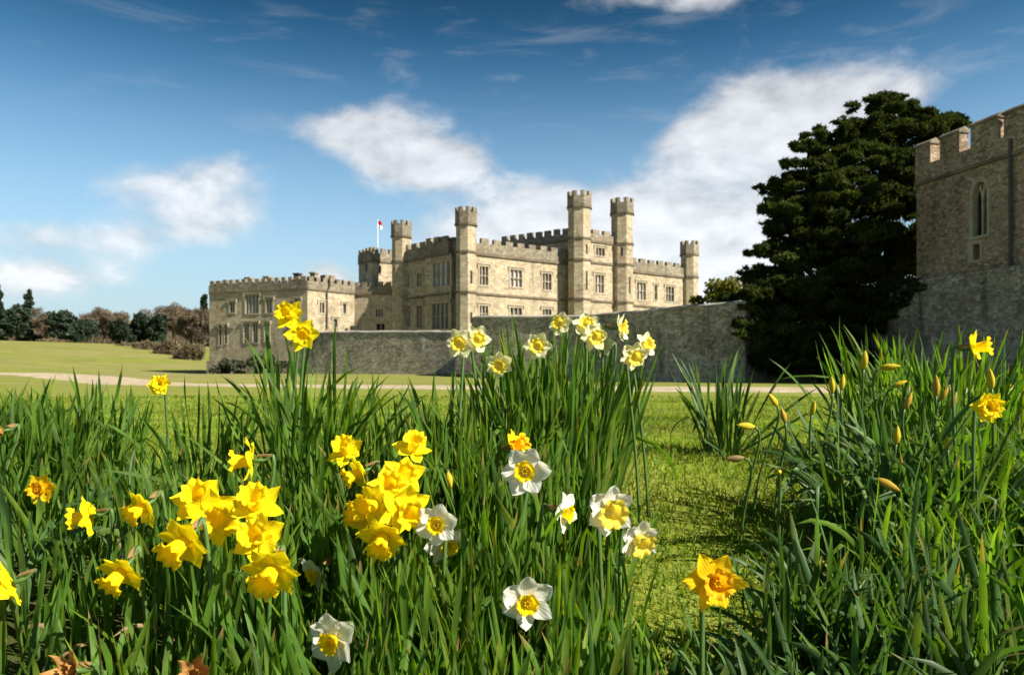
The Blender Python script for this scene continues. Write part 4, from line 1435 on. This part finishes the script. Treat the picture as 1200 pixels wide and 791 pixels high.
YG = 'yellow daffodils'
WG = 'white daffodils'
FL = [
    # --- highest pair and far singles
    ('yellow', 341, 370, 40, (-.25, -.8, .25), 'upper yellow daffodil of the pair standing highest before the castle wing', 2.15),
    ('yellow', 355, 392, 44, (.15, -.95, -.1), 'lower yellow daffodil of the pair standing highest before the castle wing', 2.10),
    ('double', 187, 451, 30, (.1, -.9, .3), 'small ragged orange-yellow daffodil alone against the sandy path', 2.25),
    ('gold', 49, 573, 40, (-.1, -1, .05), 'star-shaped orange-gold daffodil facing out of the dark left bed', None),
    ('yellow', 104, 605, 50, (-1, -.15, -.1), 'yellow daffodil in profile with a long trumpet pointing at the gold star flower', None),
    ('yellow', 168, 594, 52, (-.45, -.8, -.4), 'yellow daffodil nodding beside the profile flower with a pale papery neck', None),
    ('yellow', 294, 540, 50, (-1, -.25, -.02), 'yellow daffodil in profile alone above the yellow groups, trumpet sideways', None),
    ('yellow', 234, 586, 58, (.1, -.8, .5), 'yellow daffodil at the top of the dense group of three', 1.42),
    ('yellow', 248, 600, 52, (.5, -.8, -.2), 'yellow daffodil turned aside in the middle of the dense group of three', 1.38),
    ('yellow', 216, 634, 66, (-.35, -.8, -.45), 'large yellow daffodil lowest in the dense group of three, trumpet down', 1.26),
    ('yellow', 300, 594, 64, (.05, -.65, .7), 'topmost yellow daffodil in the column of three stacked blooms', 1.36),
    ('yellow', 304, 632, 64, (-.1, -.8, .45), 'middle yellow daffodil in the column of three stacked blooms', 1.29),
    ('yellow', 319, 668, 68, (-.1, -.85, -.42), 'lowest yellow daffodil in the column of three stacked blooms', 1.22),
    ('yellow', 143, 669, 60, (-.3, -.75, -.6), 'yellow daffodil nodding by itself in the dark corner, trumpet to the ground', None),
    ('yellow', 12, 684, 56, (-.9, -.4, -.3), 'yellow daffodil cut by the picture edge on a pale arching neck', None),
    ('yellow', 406, 530, 42, (-.2, -.6, .7), 'small yellow daffodil at the upper outer end of the central yellow spray', 1.85),
    ('yellow', 422, 554, 46, (-.8, -.5, -.3), 'small yellow daffodil turned away just below the outer end of the central spray', 1.75),
    ('yellow', 483, 526, 46, (.3, -.55, .75), 'yellow daffodil reaching up at the very top of the central spray', 1.70),
    ('yellow', 472, 558, 54, (.25, -.85, .35), 'yellow daffodil just under the topmost bloom of the central spray', 1.56),
    ('yellow', 440, 592, 58, (-.55, -.75, .05), 'yellow daffodil facing aside in the middle of the central spray', 1.44),
    ('yellow', 474, 596, 58, (.45, -.85, -.15), 'yellow daffodil touching the white daffodil in the central spray', 1.42),
    ('yellow', 449, 628, 52, (-.1, -.8, -.6), 'lowest yellow daffodil of the central spray, trumpet down', 1.40),
    ('yellow', 458, 574, 50, (.0, -.8, .5), 'yellow daffodil wedged at the heart of the central spray, petals swept back', 1.52),
    ('yellow', 430, 604, 44, (-.8, -.5, .2), 'yellow daffodil in profile on the outer flank of the central spray', 1.50),
    ('yellow', 254, 612, 48, (.75, -.5, .1), 'yellow daffodil half hidden at the inner flank of the dense yellow group', 1.44),
    ('gold', 604, 523, 38, (.75, -.35, .45), 'golden daffodil turned away above the white star-shaped daffodil', 1.75),
    ('gold', 836, 680, 74, (.05, -1, .05), 'large solitary golden daffodil facing the viewer at the lawn edge', None),
    ('yellow', 1141, 408, 42, (.75, -.6, .15), 'yellow daffodil seen against the gatehouse wall, trumpet sideways', 2.0),
    ('double', 1157, 478, 44, (0, -1, .1), 'ruffled double yellow daffodil below the one by the gatehouse wall', 1.75),
    ('wither', 85, 785, 34, (-.2, -.7, .3), 'withering orange daffodil at the bottom edge, on the darker side', 1.15),
    ('wither', 228, 789, 30, (.2, -.7, .2), 'withering orange daffodil at the bottom edge under the yellow groups', 1.15),
    ('wither', 2, 505, 26, (-.4, -.8, -.1), 'faded orange daffodil at the far edge of the left bed', 2.1),
    # --- white ones
    ('white', 616, 552, 58, (-.18, -1, .08), 'flat star-shaped white daffodil with a small round yellow cup in the middle of the bed', 1.38),
    ('white', 513, 614, 56, (-.2, -.95, .0), 'white daffodil with a yellow cup touching the central yellow spray', 1.38),
    ('white', 524, 636, 40, (.35, -.7, -.5), 'white daffodil tucked behind and under the one at the yellow spray', 1.46),
    ('white', 661, 601, 48, (.85, -.5, -.05), 'white daffodil in profile with a brown papery neck, first of the group of three', 1.5),
    ('cream', 713, 597, 60, (.25, -.9, -.15), 'biggest white daffodil with a broad lemon cup, middle of the group of three', 1.32),
    ('cream', 747, 631, 52, (.45, -.75, -.45), 'white daffodil nodding lowest in the group of three, lemon cup down', 1.40),
    ('white', 617, 704, 62, (.12, -.95, -.15), 'white daffodil with a ruffled yellow cup low in the near leaves on a thick stem', 1.22),
    ('white', 391, 750, 58, (-.4, -.9, -.1), 'lowest white daffodil near the bottom edge, yellow cup turned aside', 1.2),
    ('white', 370, 672, 36, (-.6, -.6, -.3), 'small half-hidden white daffodil beside the column of yellow blooms', 1.5),
    ('pale', 539, 402, 36, (-.15, -.95, -.1), 'pale daffodil with a large lemon cup, outermost at the top of the tall clump', 2.05),
    ('pale', 558, 398, 34, (.3, -.8, .0), 'pale daffodil overlapping the outermost one at the top of the tall clump', 2.15),
    ('pale', 585, 427, 33, (.0, -.9, -.3), 'creamy daffodil hanging lowest on the castle side of the tall clump', 2.15),
    ('pale', 630, 406, 34, (-.1, -1, .05), 'star-shaped cream daffodil alone on the middle of the tall clump', 2.15),
    ('pale', 657, 380, 22, (-.4, -.7, .2), 'small half-open cream daffodil showing over the tall clump against the wall', 2.45),
    ('pale', 687, 382, 34, (.0, -.8, .4), 'cream daffodil at the highest point of the tall clump', 2.25),
    ('pale', 696, 394, 28, (.3, -.9, -.2), 'lemon-cupped daffodil just under the highest flower of the tall clump', 2.15),
    ('pale', 726, 384, 30, (.9, -.3, .1), 'cream daffodil in profile leaning out beyond the highest flower', 2.25),
    ('pale', 708, 404, 28, (-.7, -.5, .1), 'cream daffodil seen edge-on between the highest and the outer flowers', 2.3),
    ('pale', 742, 417, 34, (.25, -.85, -.25), 'lemon-cupped cream daffodil at the lawn side of the tall clump', 2.1),
    ('pale', 756, 405, 28, (.6, -.6, .3), 'ragged cream daffodil outermost on the lawn side of the tall clump', 2.2),
]
BUDS = [
    (1013, 422, 20, 2.2, (.05, -.1, 1), 'fat golden upright bud highest in the budding clump'),
    (975, 451, 18, 2.15, (-.1, -.1, 1), 'golden upright bud, outer of two close together by the tall leaf tips'),
    (987, 448, 17, 2.2, (.1, -.1, 1), 'greenish upright bud, inner of two close together by the tall leaf tips'),
    (1043, 430, 20, 2.15, (.9, -.3, .1), 'yellow-green bud lying level, opening, beside the highest bud'),
    (1054, 450, 16, 2.15, (.8, -.3, .4), 'pale green bud leaning over beneath the level opening bud'),
    (1097, 452, 22, 2.2, (-.1, -.2, 1), 'dull orange bud between the budding clump and the dense dark clump'),
    (1106, 462, 16, 2.1, (.4, -.2, .8), 'small dull bud touching the orange bud near the dark clump'),
    (1118, 468, 16, 2.05, (.2, -.2, 1), 'small golden bud below the dull buds, toward the double flower'),
    (1064, 470, 18, 2.0, (.3, -.2, .9), 'orange-brown slim bud in the middle of the budding clump'),
    (1161, 444, 22, 1.9, (-.15, -.1, 1), 'slim green-yellow upright bud between the two flowers near the gatehouse'),
    (953, 478, 16, 2.0, (.1, -.3, .9), 'yellow bud just inside the lawn edge of the budding clump'),
    (906, 469, 17, 2.1, (-.6, -.2, .8), 'yellow-green bud leaning over the lawn, upper of two together'),
    (918, 487, 17, 2.05, (-.3, -.2, .9), 'brownish bud leaning over the lawn, lower of two together'),
    (874, 499, 20, 2.0, (-.95, -.2, .1), 'bright yellow bud held level out over the lawn'),
    (861, 537, 20, 1.9, (-1, -.1, -.05), 'brown papery bud reaching farthest over the lawn'),
    (913, 553, 15, 1.8, (-.3, -.8, .1), 'small yellow half-open bud low beside the lawn'),
    (1051, 510, 20, 1.85, (0, -.2, 1), 'golden upright bud standing in the arching leaves'),
    (1110, 519, 16, 1.8, (-.2, -.3, .9), 'amber bud by itself before the darker leaves'),
    (1041, 568, 24, 1.6, (.7, -.4, -.4), 'green and brown nodding bud low among the arching leaves'),
    (527, 562, 18, 1.6, (.2, -.3, -.8), 'small green nodding bud beside the white star-shaped daffodil'),
    (586, 614, 14, 1.6, (.1, -.6, .7), 'tiny pale yellow bud between the two upper white daffodils'),
]

HEADS = [(u, v, D * .60, d or KIND[k][0] * 900 / D) for k, u, v, D, a_, l_, d in FL] + [(u, v, L_ * .5, Y_) for u, v, L_, Y_, a_, l_ in BUDS]


def keep_clear(V):
    """which leaves (n, k, 3) leave the flower heads unshaded from the lawn's near side"""
    x, y, z = V[..., 0], np.maximum(V[..., 1], .05), V[..., 2]
    U = 600 + 900 * x / y
    W_ = 440 - 900 * (z - EYE.z) / y
    bad = np.zeros(V.shape[0], bool)
    for u, v, r, d in HEADS:
        bad |= (((U - u) ** 2 + (W_ - v) ** 2 < r * r) & (y < d + .01)).any(1)
    return ~bad | (rng.uniform(0, 1, V.shape[0]) < .04)


# ------------------------------------------------------------------ daffodil leaves
def straps(bases, height, hvar, width, splay, curve, droop_frac=0.06, bias=None, centre=None, seg=9):
    """strap leaves growing from bases (n,2): returns verts, quads"""
    n = len(bases)
    L = height * (1 + rng.normal(0, hvar, n)).clip(.45, 1.35)
    az = rng.uniform(0, 2 * math.pi, n)
    if centre is not None:
        out_ = np.arctan2(bases[:, 1] - centre[1], bases[:, 0] - centre[0])
        az = out_ + rng.normal(0, .9, n)
    th0 = np.abs(rng.normal(0, splay, n)) * np.where(rng.uniform(0, 1, n) < .13, 2.7, 1.0)
    cv = rng.normal(curve, curve * .8 + .05, n)
    dr = rng.uniform(0, 1, n) < droop_frac
    cv = np.where(dr, cv + rng.uniform(1.3, 2.6, n), cv)
    w = width * rng.uniform(.6, 1.25, n)
    tw0 = rng.uniform(0, 2 * math.pi, n)
    tw = rng.normal(0, .9, n)
    lat = np.stack([np.cos(az), np.sin(az), np.zeros(n)], -1)
    side = np.stack([-np.sin(az), np.cos(az), np.zeros(n)], -1)
    p = np.stack([bases[:, 0], bases[:, 1], ground(bases[:, 0], bases[:, 1]) - .01], -1)
    wob = rng.normal(0, .10, n)
    V = np.zeros((n, seg + 1, 3, 3))
    kink_t = rng.uniform(.45, .8, n)
    for k in range(seg + 1):
        t = k / seg
        th = th0 + cv * t ** 2 + np.where(dr, 0.9 * (t > kink_t), 0)
        d = lat * np.sin(th)[:, None] + np.array([0, 0, 1.]) * np.cos(th)[:, None] + side * (wob * math.sin(t * 4))[:, None]
        nrm = lat * np.cos(th)[:, None] - np.array([0, 0, 1.]) * np.sin(th)[:, None]
        ang = tw0 * .25 + tw * t
        wd = side * np.cos(ang)[:, None] + nrm * np.sin(ang)[:, None]
        nn_ = nrm * np.cos(ang)[:, None] - side * np.sin(ang)[:, None]
        prof = (0.72 + 0.34 * math.sin(min(t * 1.25, 1) * math.pi * .62)) * (1 - t ** 7) ** .5 + .02
        hw_ = (w * prof * .5)[:, None]
        ch = hw_ * .38
        V[:, k, 0] = p - wd * hw_ + nn_ * ch
        V[:, k, 1] = p
        V[:, k, 2] = p + wd * hw_ + nn_ * ch
        p = p + d * (L / seg)[:, None]
    V = V[keep_clear(V.reshape(n, -1, 3))]
    n = len(V)
    idx = np.arange(n * (seg + 1) * 3).reshape(n, seg + 1, 3)
    Q = np.stack([idx[:, :-1, :-1], idx[:, :-1, 1:], idx[:, 1:, 1:], idx[:, 1:, :-1]], -1).reshape(-1, 4)
    return V.reshape(-1, 3), Q


def strap_along(nv, seg=9):
    return np.tile(np.repeat(np.linspace(0, 1, seg + 1), 3), nv // ((seg + 1) * 3))


def disc(c, rx, ry, n):
    a = rng.uniform(0, 2 * math.pi, n)
    r = np.sqrt(rng.uniform(0, 1, n))
    return np.stack([c[0] + rx * r * np.cos(a), c[1] + ry * r * np.sin(a)], -1)


def bx(u, Y):
    return ((u - 600) / 900 * Y, Y)


def leaf_clump(label, u, Y, rx, ry, n, h, mt='daff_leaf', width=.0116, splay=.16, curve=.25, droop=.06, hvar=.17, name='daffodil_clump'):
    c = bx(u, Y)
    z = gz(*c)
    t = thing(name, label, 'daffodil leaves', (c[0], c[1], z))
    B = disc(c, rx, ry, n)
    V, Q = straps(B, h, hvar, width, splay, curve, droop, centre=c)
    put('leaves', np_mesh('leaves', V, Q, along=strap_along(len(V))), M[mt], t)
    rel(t)
    return t


leaf_clump('tall dense daffodil clump of upright leaves below the white flowers in front of the wall', 650, 2.3, .19, .22, 360, .455, splay=.14, curve=.22)
leaf_clump('daffodil leaf clump at the near foot of the tallest clump', 570, 2.15, .17, .18, 190, .34, splay=.16)
leaf_clump('upright daffodil leaf clump under the highest pair of yellow flowers', 365, 2.25, .10, .12, 110, .44, splay=.28, curve=.5)
leaf_clump('small open daffodil clump growing apart on the lawn before the wall', 845, 3.0, .075, .075, 60, .345, splay=.2, curve=.25, mt='daff_leaf_blue')
leaf_clump('daffodil leaf clump beside the bright lawn gap, thin with dark tips', 455, 2.45, .22, .18, 120, .28, splay=.16)
leaf_clump('broad daffodil clump of arching grey-green leaves full of closed buds', 1062, 2.0, .21, .24, 320, .36, 'daff_leaf_blue', splay=.32, curve=.8, droop=.38)
leaf_clump('dense dark daffodil clump behind the buds near the gatehouse wall', 1100, 2.75, .34, .25, 330, .42, 'daff_leaf', splay=.22, curve=.4)
leaf_clump('loose daffodil leaf clump below the single small orange flower', 245, 2.3, .12, .12, 48, .32, splay=.2, curve=.3)

dl = leaf_clump('scattered dead straw-coloured daffodil leaves bent among the green ones', 330, 1.6, .5, .45, 38, .22, 'dead_leaf', width=.008, splay=.5, curve=1.2, droop=.5, name='dead_leaves')
dl['kind'] = 'stuff'

beds = [  # u, Y, rx, ry, n, h, mat, splay
    (30, 2.4, .36, .28, 380, .30, 0, .18), (-60, 2.2, .35, .3, 260, .31, 0, .18), (110, 2.0, .26, .2, 170, .23, 0, .22),
    (20, 1.75, .32, .22, 150, .27, 1, .2), (130, 1.6, .25, .18, 80, .22, 0, .28), (260, 1.7, .24, .18, 160, .25, 0, .2), (360, 1.75, .20, .18, 190, .26, 0, .18),
    (450, 1.75, .20, .18, 240, .29, 0, .16), (540, 1.75, .2, .18, 270, .32, 0, .13), (620, 1.75, .17, .18, 220, .31, 0, .14), (685, 1.75, .10, .10, 50, .22, 0, .2),
    (300, 1.42, .2, .15, 180, .25, 0, .16), (400, 1.38, .18, .14, 180, .27, 0, .15), (480, 1.38, .17, .14, 210, .29, 0, .13), (560, 1.36, .17, .14, 210, .29, 0, .14),
    (640, 1.36, .16, .14, 170, .27, 0, .15), (720, 1.32, .12, .10, 55, .17, 0, .22), (790, 1.30, .10, .08, 30, .15, 1, .25),
    (200, 1.25, .17, .12, 60, .20, 0, .24), (320, 1.12, .14, .1, 120, .23, 0, .16), (420, 1.1, .13, .1, 120, .25, 0, .16), (520, 1.08, .13, .1, 140, .26, 0, .14), (620, 1.08, .13, .1, 130, .25, 0, .15),
    (710, 1.1, .12, .1, 90, .20, 0, .18), (800, 1.10, .12, .1, 80, .19, 1, .22), (885, 1.2, .11, .12, 100, .21, 1, .24), (985, 1.3, .13, .14, 140, .26, 1, .26),
    (1060, 1.35, .2, .16, 200, .30, 1, .26), (1160, 1.5, .25, .2, 220, .30, 0, .26), (1240, 1.9, .33, .3, 280, .34, 0, .24), (1150, 2.0, .25, .2, 160, .33, 0, .26), (1000, 1.12, .15, .1, 100, .25, 1, .3), (1110, 1.15, .16, .1, 120, .27, 1, .26), (1200, 1.2, .16, .12, 120, .30, 0, .24),
    (80, 1.2, .2, .12, 28, .17, 0, .4), (-20, 1.35, .2, .14, 40, .20, 0, .3),
]
for mi, nm in ((0, 'daff_leaf'), (1, 'daff_leaf_blue')):
    VV, QQ, off = [], [], 0
    for u, Yd, rx, ry, n, h, mm, sp in beds:
        if mm != mi:
            continue
        V, Q = straps(disc(bx(u, Yd), rx, ry, n), h, .17, .0112, sp, *((.75, .22) if (mm == 1 or u > 1000) else (.28, .08)))
        VV.append(V)
        QQ.append(Q + off)
        off += len(V)
    o = put('daffodil_leaves', np_mesh('daffodil_leaves', np.concatenate(VV), np.concatenate(QQ), along=strap_along(off)), M[nm])
    tag(o, ('bed of upright green daffodil leaves filling the near ground' if mi == 0 else 'bed of greyish arching daffodil leaves mixed in near the bright lawn and buds'), 'daffodil leaves', kind='stuff')

# ------------------------------------------------------------------ daffodil flowers
def rot_to(axis, roll):
    return axis.normalized().to_track_quat('Z', 'Y').to_matrix().to_4x4() @ Matrix.Rotation(roll, 4, 'Z')


def tepals(bm, n, L, Wd, cup, rnd, r0=.006, z0=0.0, start=0.0, ruffle=.0, blunt=False):
    nl, nw = 9, 7
    LA = bm.verts.layers.float.get('across') or bm.verts.layers.float.new('across')
    LL = bm.verts.layers.float.get('along') or bm.verts.layers.float.new('along')
    for i in range(n):
        a = start + i * 2 * math.pi / n + rnd.uniform(-.08, .08)
        l = L * rnd.uniform(.9, 1.08)
        w = Wd * rnd.uniform(.88, 1.1)
        bend = cup + rnd.uniform(-.28, .28)
        twist = rnd.uniform(-.35, .35)
        curl = rnd.uniform(-.45, .5)
        rim = rnd.uniform(.05, .30)
        g = []
        for j in range(nl + 1):
            t = j / nl
            hw_ = w * .5 * (math.sin(math.pi * min(1, (t * .92 + .10)) ** .85) ** .75) * (1 - .15 * t)
            if blunt:
                hw_ = w * .5 * min(1, .35 + 1.5 * t) * max(0, 1 - max(0, (t - .40) / .61) ** 1.9) ** .8
            if j == nl:
                hw_ = w * .015
            row = []
            for k in range(nw):
                s = (k / (nw - 1)) * 2 - 1
                x = r0 + l * t
                y = s * hw_
                z = z0 + bend * l * t ** 1.4 * .6 + curl * l * t ** 3 * .3
                z += (.16 * hw_ * (1 - s * s) * -1) + y * twist * t + ruffle * l * .05 * math.sin(7 * t + 3 * s + i)
                z += rim * hw_ * abs(s) ** 3 * math.sin(9 * t + i * 2 + (1.5 if s > 0 else 0))
                w_ = bm.verts.new((x * math.cos(a) - y * math.sin(a), x * math.sin(a) + y * math.cos(a), z))
                w_[LA] = s * (.4 + .6 * math.sin(math.pi * min(1, t + .2)))
                w_[LL] = t
                row.append(w_)
            g.append(row)
        for j in range(nl):
            for k in range(nw - 1):
                bm.faces.new((g[j][k], g[j][k + 1], g[j + 1][k + 1], g[j + 1][k]))


def corona(bm, h, r0, r1, flare, rnd, frill=.12):
    n, m_ = 36, 9
    LA = bm.verts.layers.float.get('across') or bm.verts.layers.float.new('across')
    LL = bm.verts.layers.float.get('along') or bm.verts.layers.float.new('along')
    rings = []
    ph = rnd.uniform(0, 6)
    for j in range(m_ + 1):
        t = j / m_
        r = r0 + (r1 - r0) * t ** .8 + flare * max(0, (t - .72) / .28) ** 1.6
        ring_ = []
        for k in range(n):
            a = k * 2 * math.pi / n
            fr = max(0, (t - .6) / .4)
            rr = r * (1 + frill * fr * (math.sin(6 * a + ph) * .6 + math.sin(11 * a + ph * 2) * .4))
            z = h * t + h * .10 * fr * math.sin(9 * a + ph) - h * .12 * max(0, (t - .85) / .15) * (flare > 0.003)
            w_ = bm.verts.new((rr * math.cos(a), rr * math.sin(a), z))
            w_[LA] = abs(a - math.pi) * 1.1
            w_[LL] = .4 + t * .6
            ring_.append(w_)
        rings.append(ring_)
    for A_, B_ in zip(rings, rings[1:]):
        for k in range(n):
            bm.faces.new((A_[k], A_[(k + 1) % n], B_[(k + 1) % n], B_[k]))
    bm.faces.new(rings[0][::-1])


def bez(p0, p1, p2, p3, n):
    o = []
    for i in range(n + 1):
        t = i / n
        o.append(p0 * (1 - t) ** 3 + p1 * 3 * t * (1 - t) ** 2 + p2 * 3 * t * t * (1 - t) + p3 * t ** 3)
    return o


def spathe_mesh(bm, base, direction, L, rnd):
    """small papery sheath folded along the neck"""
    d = direction.normalized()
    s = d.orthogonal().normalized()
    u = d.cross(s)
    n = 6
    rows = []
    for j in range(n + 1):
        t = j / n
        w = .0062 * math.sin(math.pi * min(1, t * .85 + .15)) + .0004
        c_ = base + d * L * t + Vector((0, 0, .006 * t * t)) + s * .003
        rows.append([bm.verts.new(c_ + u * w * k - s * .004 * k * k) for k in (-1, -.4, .4, 1)])
    for A_, B_ in zip(rows, rows[1:]):
        for k in range(3):
            bm.faces.new((A_[k], A_[k + 1], B_[k + 1], B_[k]))


def flower(kind, u, v, D, axis, label, dist=None, cup=None, lean=None, roll=None, name='daffodil', group=None, spathe=True):
    rnd = random.Random(int(u * 31 + v * 7))
    size, pm, tm, wf, cor = KIND[kind]
    Yd = dist or size * 900 / D
    grow = rnd.uniform(1.0, 1.14)
    size *= grow
    cor = tuple(x * grow for x in cor)
    c_ = at(u, v, Yd)
    ax_ = Vector(axis).normalized()
    if lean is None:
        lean = (rnd.uniform(-.05, .05) - ax_.x * .03, rnd.uniform(0.0, .07))
    bxy = (c_.x + lean[0], c_.y + lean[1])
    bz = gz(*bxy)
    base = Vector((bxy[0], bxy[1], bz))
    t = thing(name, label, 'daffodil', base, group)
    roll = rnd.uniform(0, 1.05) if roll is None else roll
    Mx = Matrix.Translation(c_ - base) @ rot_to(ax_, roll)
    L = size * .5
    bm = bmesh.new()
    cp_ = (.18 if cup is None else cup)
    if kind == 'double':
        for rr, (k, lf, cu) in enumerate(((6, 1.0, .1), (6, .85, .45), (6, .7, .8), (6, .5, 1.3))):
            tepals(bm, k, L * lf - .004, size * wf * .8 * lf, cu, rnd, .004, .002 * rr, rr * .5, 1.0)
    elif kind == 'wither':
        tepals(bm, 6, L * .8, size * wf * .7, 1.9, rnd, .004, 0, 0, 1.5)
    else:
        tepals(bm, 3, L - .006, size * wf * .62, cp_, rnd, .005, -.001, 0, .5, kind in ('white', 'cream', 'pale'))
        tepals(bm, 3, L - .006, size * wf * .56, cp_ + .12, rnd, .005, .0012, math.pi / 3, .5, kind in ('white', 'cream', 'pale'))
    bm.transform(Mx)
    bm_obj('petals', bm, M[pm], t, True)
    bm = bmesh.new()
    h_, r0_, r1_, fl = cor
    corona(bm, h_, r0_, r1_, fl, rnd, .10 if kind != 'wither' else .3)
    bm.transform(Mx)
    bm_obj('trumpet', bm, M[tm], t, True)
    # a few stamens seen in the open mouth
    if kind in ('white', 'gold', 'orange'):
        bm = bmesh.new()
        for k in range(6):
            a = k * math.pi / 3
            tube(bm, [(.003 * math.cos(a), .003 * math.sin(a), 0.001), (.0045 * math.cos(a), .0045 * math.sin(a), h_ * .75)], [.0008, .0014], 5)
        bm.transform(Mx)
        bm_obj('stamen', bm, M['p_gold'], t, True)
    # stem with its hooked neck and ovary
    bm = bmesh.new()
    pe = (c_ - base) - ax_ * .002
    neck = pe - ax_ * .026
    ovary_a = pe - ax_ * .018
    zt = max(neck.z - .0, .05)
    flat = Vector((ax_.x, ax_.y, 0))
    kn = neck - ax_ * .018 + Vector((0, 0, .010))
    pts = bez(Vector((0, 0, -.01)), Vector((neck.x * .25, neck.y * .25, zt * .55)), kn + Vector((0, 0, -.05 if ax_.z < .6 else -.02)) - flat * .012, kn, 9)
    pts += bez(kn, kn + (kn - pts[-2]).normalized() * .008, neck - ax_ * .006, neck, 4)[1:]
    pts += [ovary_a - ax_ * .003, ovary_a + ax_ * .004, pe]
    rad = [.0040] * 10 + [.0030] * 4 + [.0046, .0048, .0040]
    tube(bm, pts, rad, 8)
    bm_obj('stem', bm, M['stem'], t, True)
    if spathe:
        bm = bmesh.new()
        spathe_mesh(bm, kn, (neck - kn) * .7 + Vector((0, 0, .004)) + ax_ * .01, .034, rnd)
        bm_obj('spathe', bm, M['spathe'], t, True)
    return t


def bud(u, v, Lpx, Yd, axis, label, mt='bud', opening=0.0, name='daffodil_bud'):
    rnd = random.Random(int(u * 13 + v * 5))
    c_ = at(u, v, Yd)
    L = Lpx * 1.15 * Yd / 900
    ax_ = Vector(axis).normalized()
    base = Vector((c_.x + rnd.uniform(-.05, .05), c_.y + rnd.uniform(0, .08), 0))
    base.z = gz(base.x, base.y)
    t = thing(name, label, 'daffodil bud', base, 'closed daffodil buds')
    pos_ = c_ - base
    Mx = Matrix.Translation(pos_) @ rot_to(ax_, rnd.uniform(0, 6))
    bm = bmesh.new()
    n, m_ = 12, 9
    rings = []
    for j in range(m_ + 1):
        tt = j / m_
        r = L * .20 * math.sin(math.pi * (tt * .93 + .05)) ** .8 * (1 - .25 * tt) * (1 + opening * tt ** 3)
        rings.append([bm.verts.new((r * (1 + .10 * math.sin(3 * k * 2 * math.pi / n)) * math.cos(k * 2 * math.pi / n + tt * .7), r * (1 + .10 * math.sin(3 * k * 2 * math.pi / n)) * math.sin(k * 2 * math.pi / n + tt * .7), L * (tt - .5))) for k in range(n)])
    for A_, B_ in zip(rings, rings[1:]):
        for k in range(n):
            bm.faces.new((A_[k], A_[(k + 1) % n], B_[(k + 1) % n], B_[k]))
    bm.faces.new(rings[0][::-1])
    bm.faces.new(rings[-1])
    bm.transform(Mx)
    bm_obj('bud', bm, M[mt], t, True)
    bm = bmesh.new()
    pe = pos_ - ax_ * L * .48
    pts = bez(Vector((0, 0, -.01)), Vector((0, 0, pe.z * .6)), pe - ax_ * .05 - Vector((0, 0, .02)), pe, 10)
    tube(bm, pts, [.0034] * 9 + [.003, .0036], 7)
    bm_obj('stem', bm, M['stem'], t, True)
    bm = bmesh.new()
    spathe_mesh(bm, pe, ax_, L * .8, rnd)
    bm_obj('spathe', bm, M['spathe'], t, True)
    return t


for f in FL:
    kind, u, v, D, axv, lab, dist = f
    flower(kind, u, v, D, axv, lab, dist, group=None)

for b in BUDS:
    mt_ = 'spathe' if 'brown papery' in b[5] else ('bud_dull' if 'dull' in b[5] or 'brown' in b[5] else 'bud')
    bud(*b, mt=mt_)
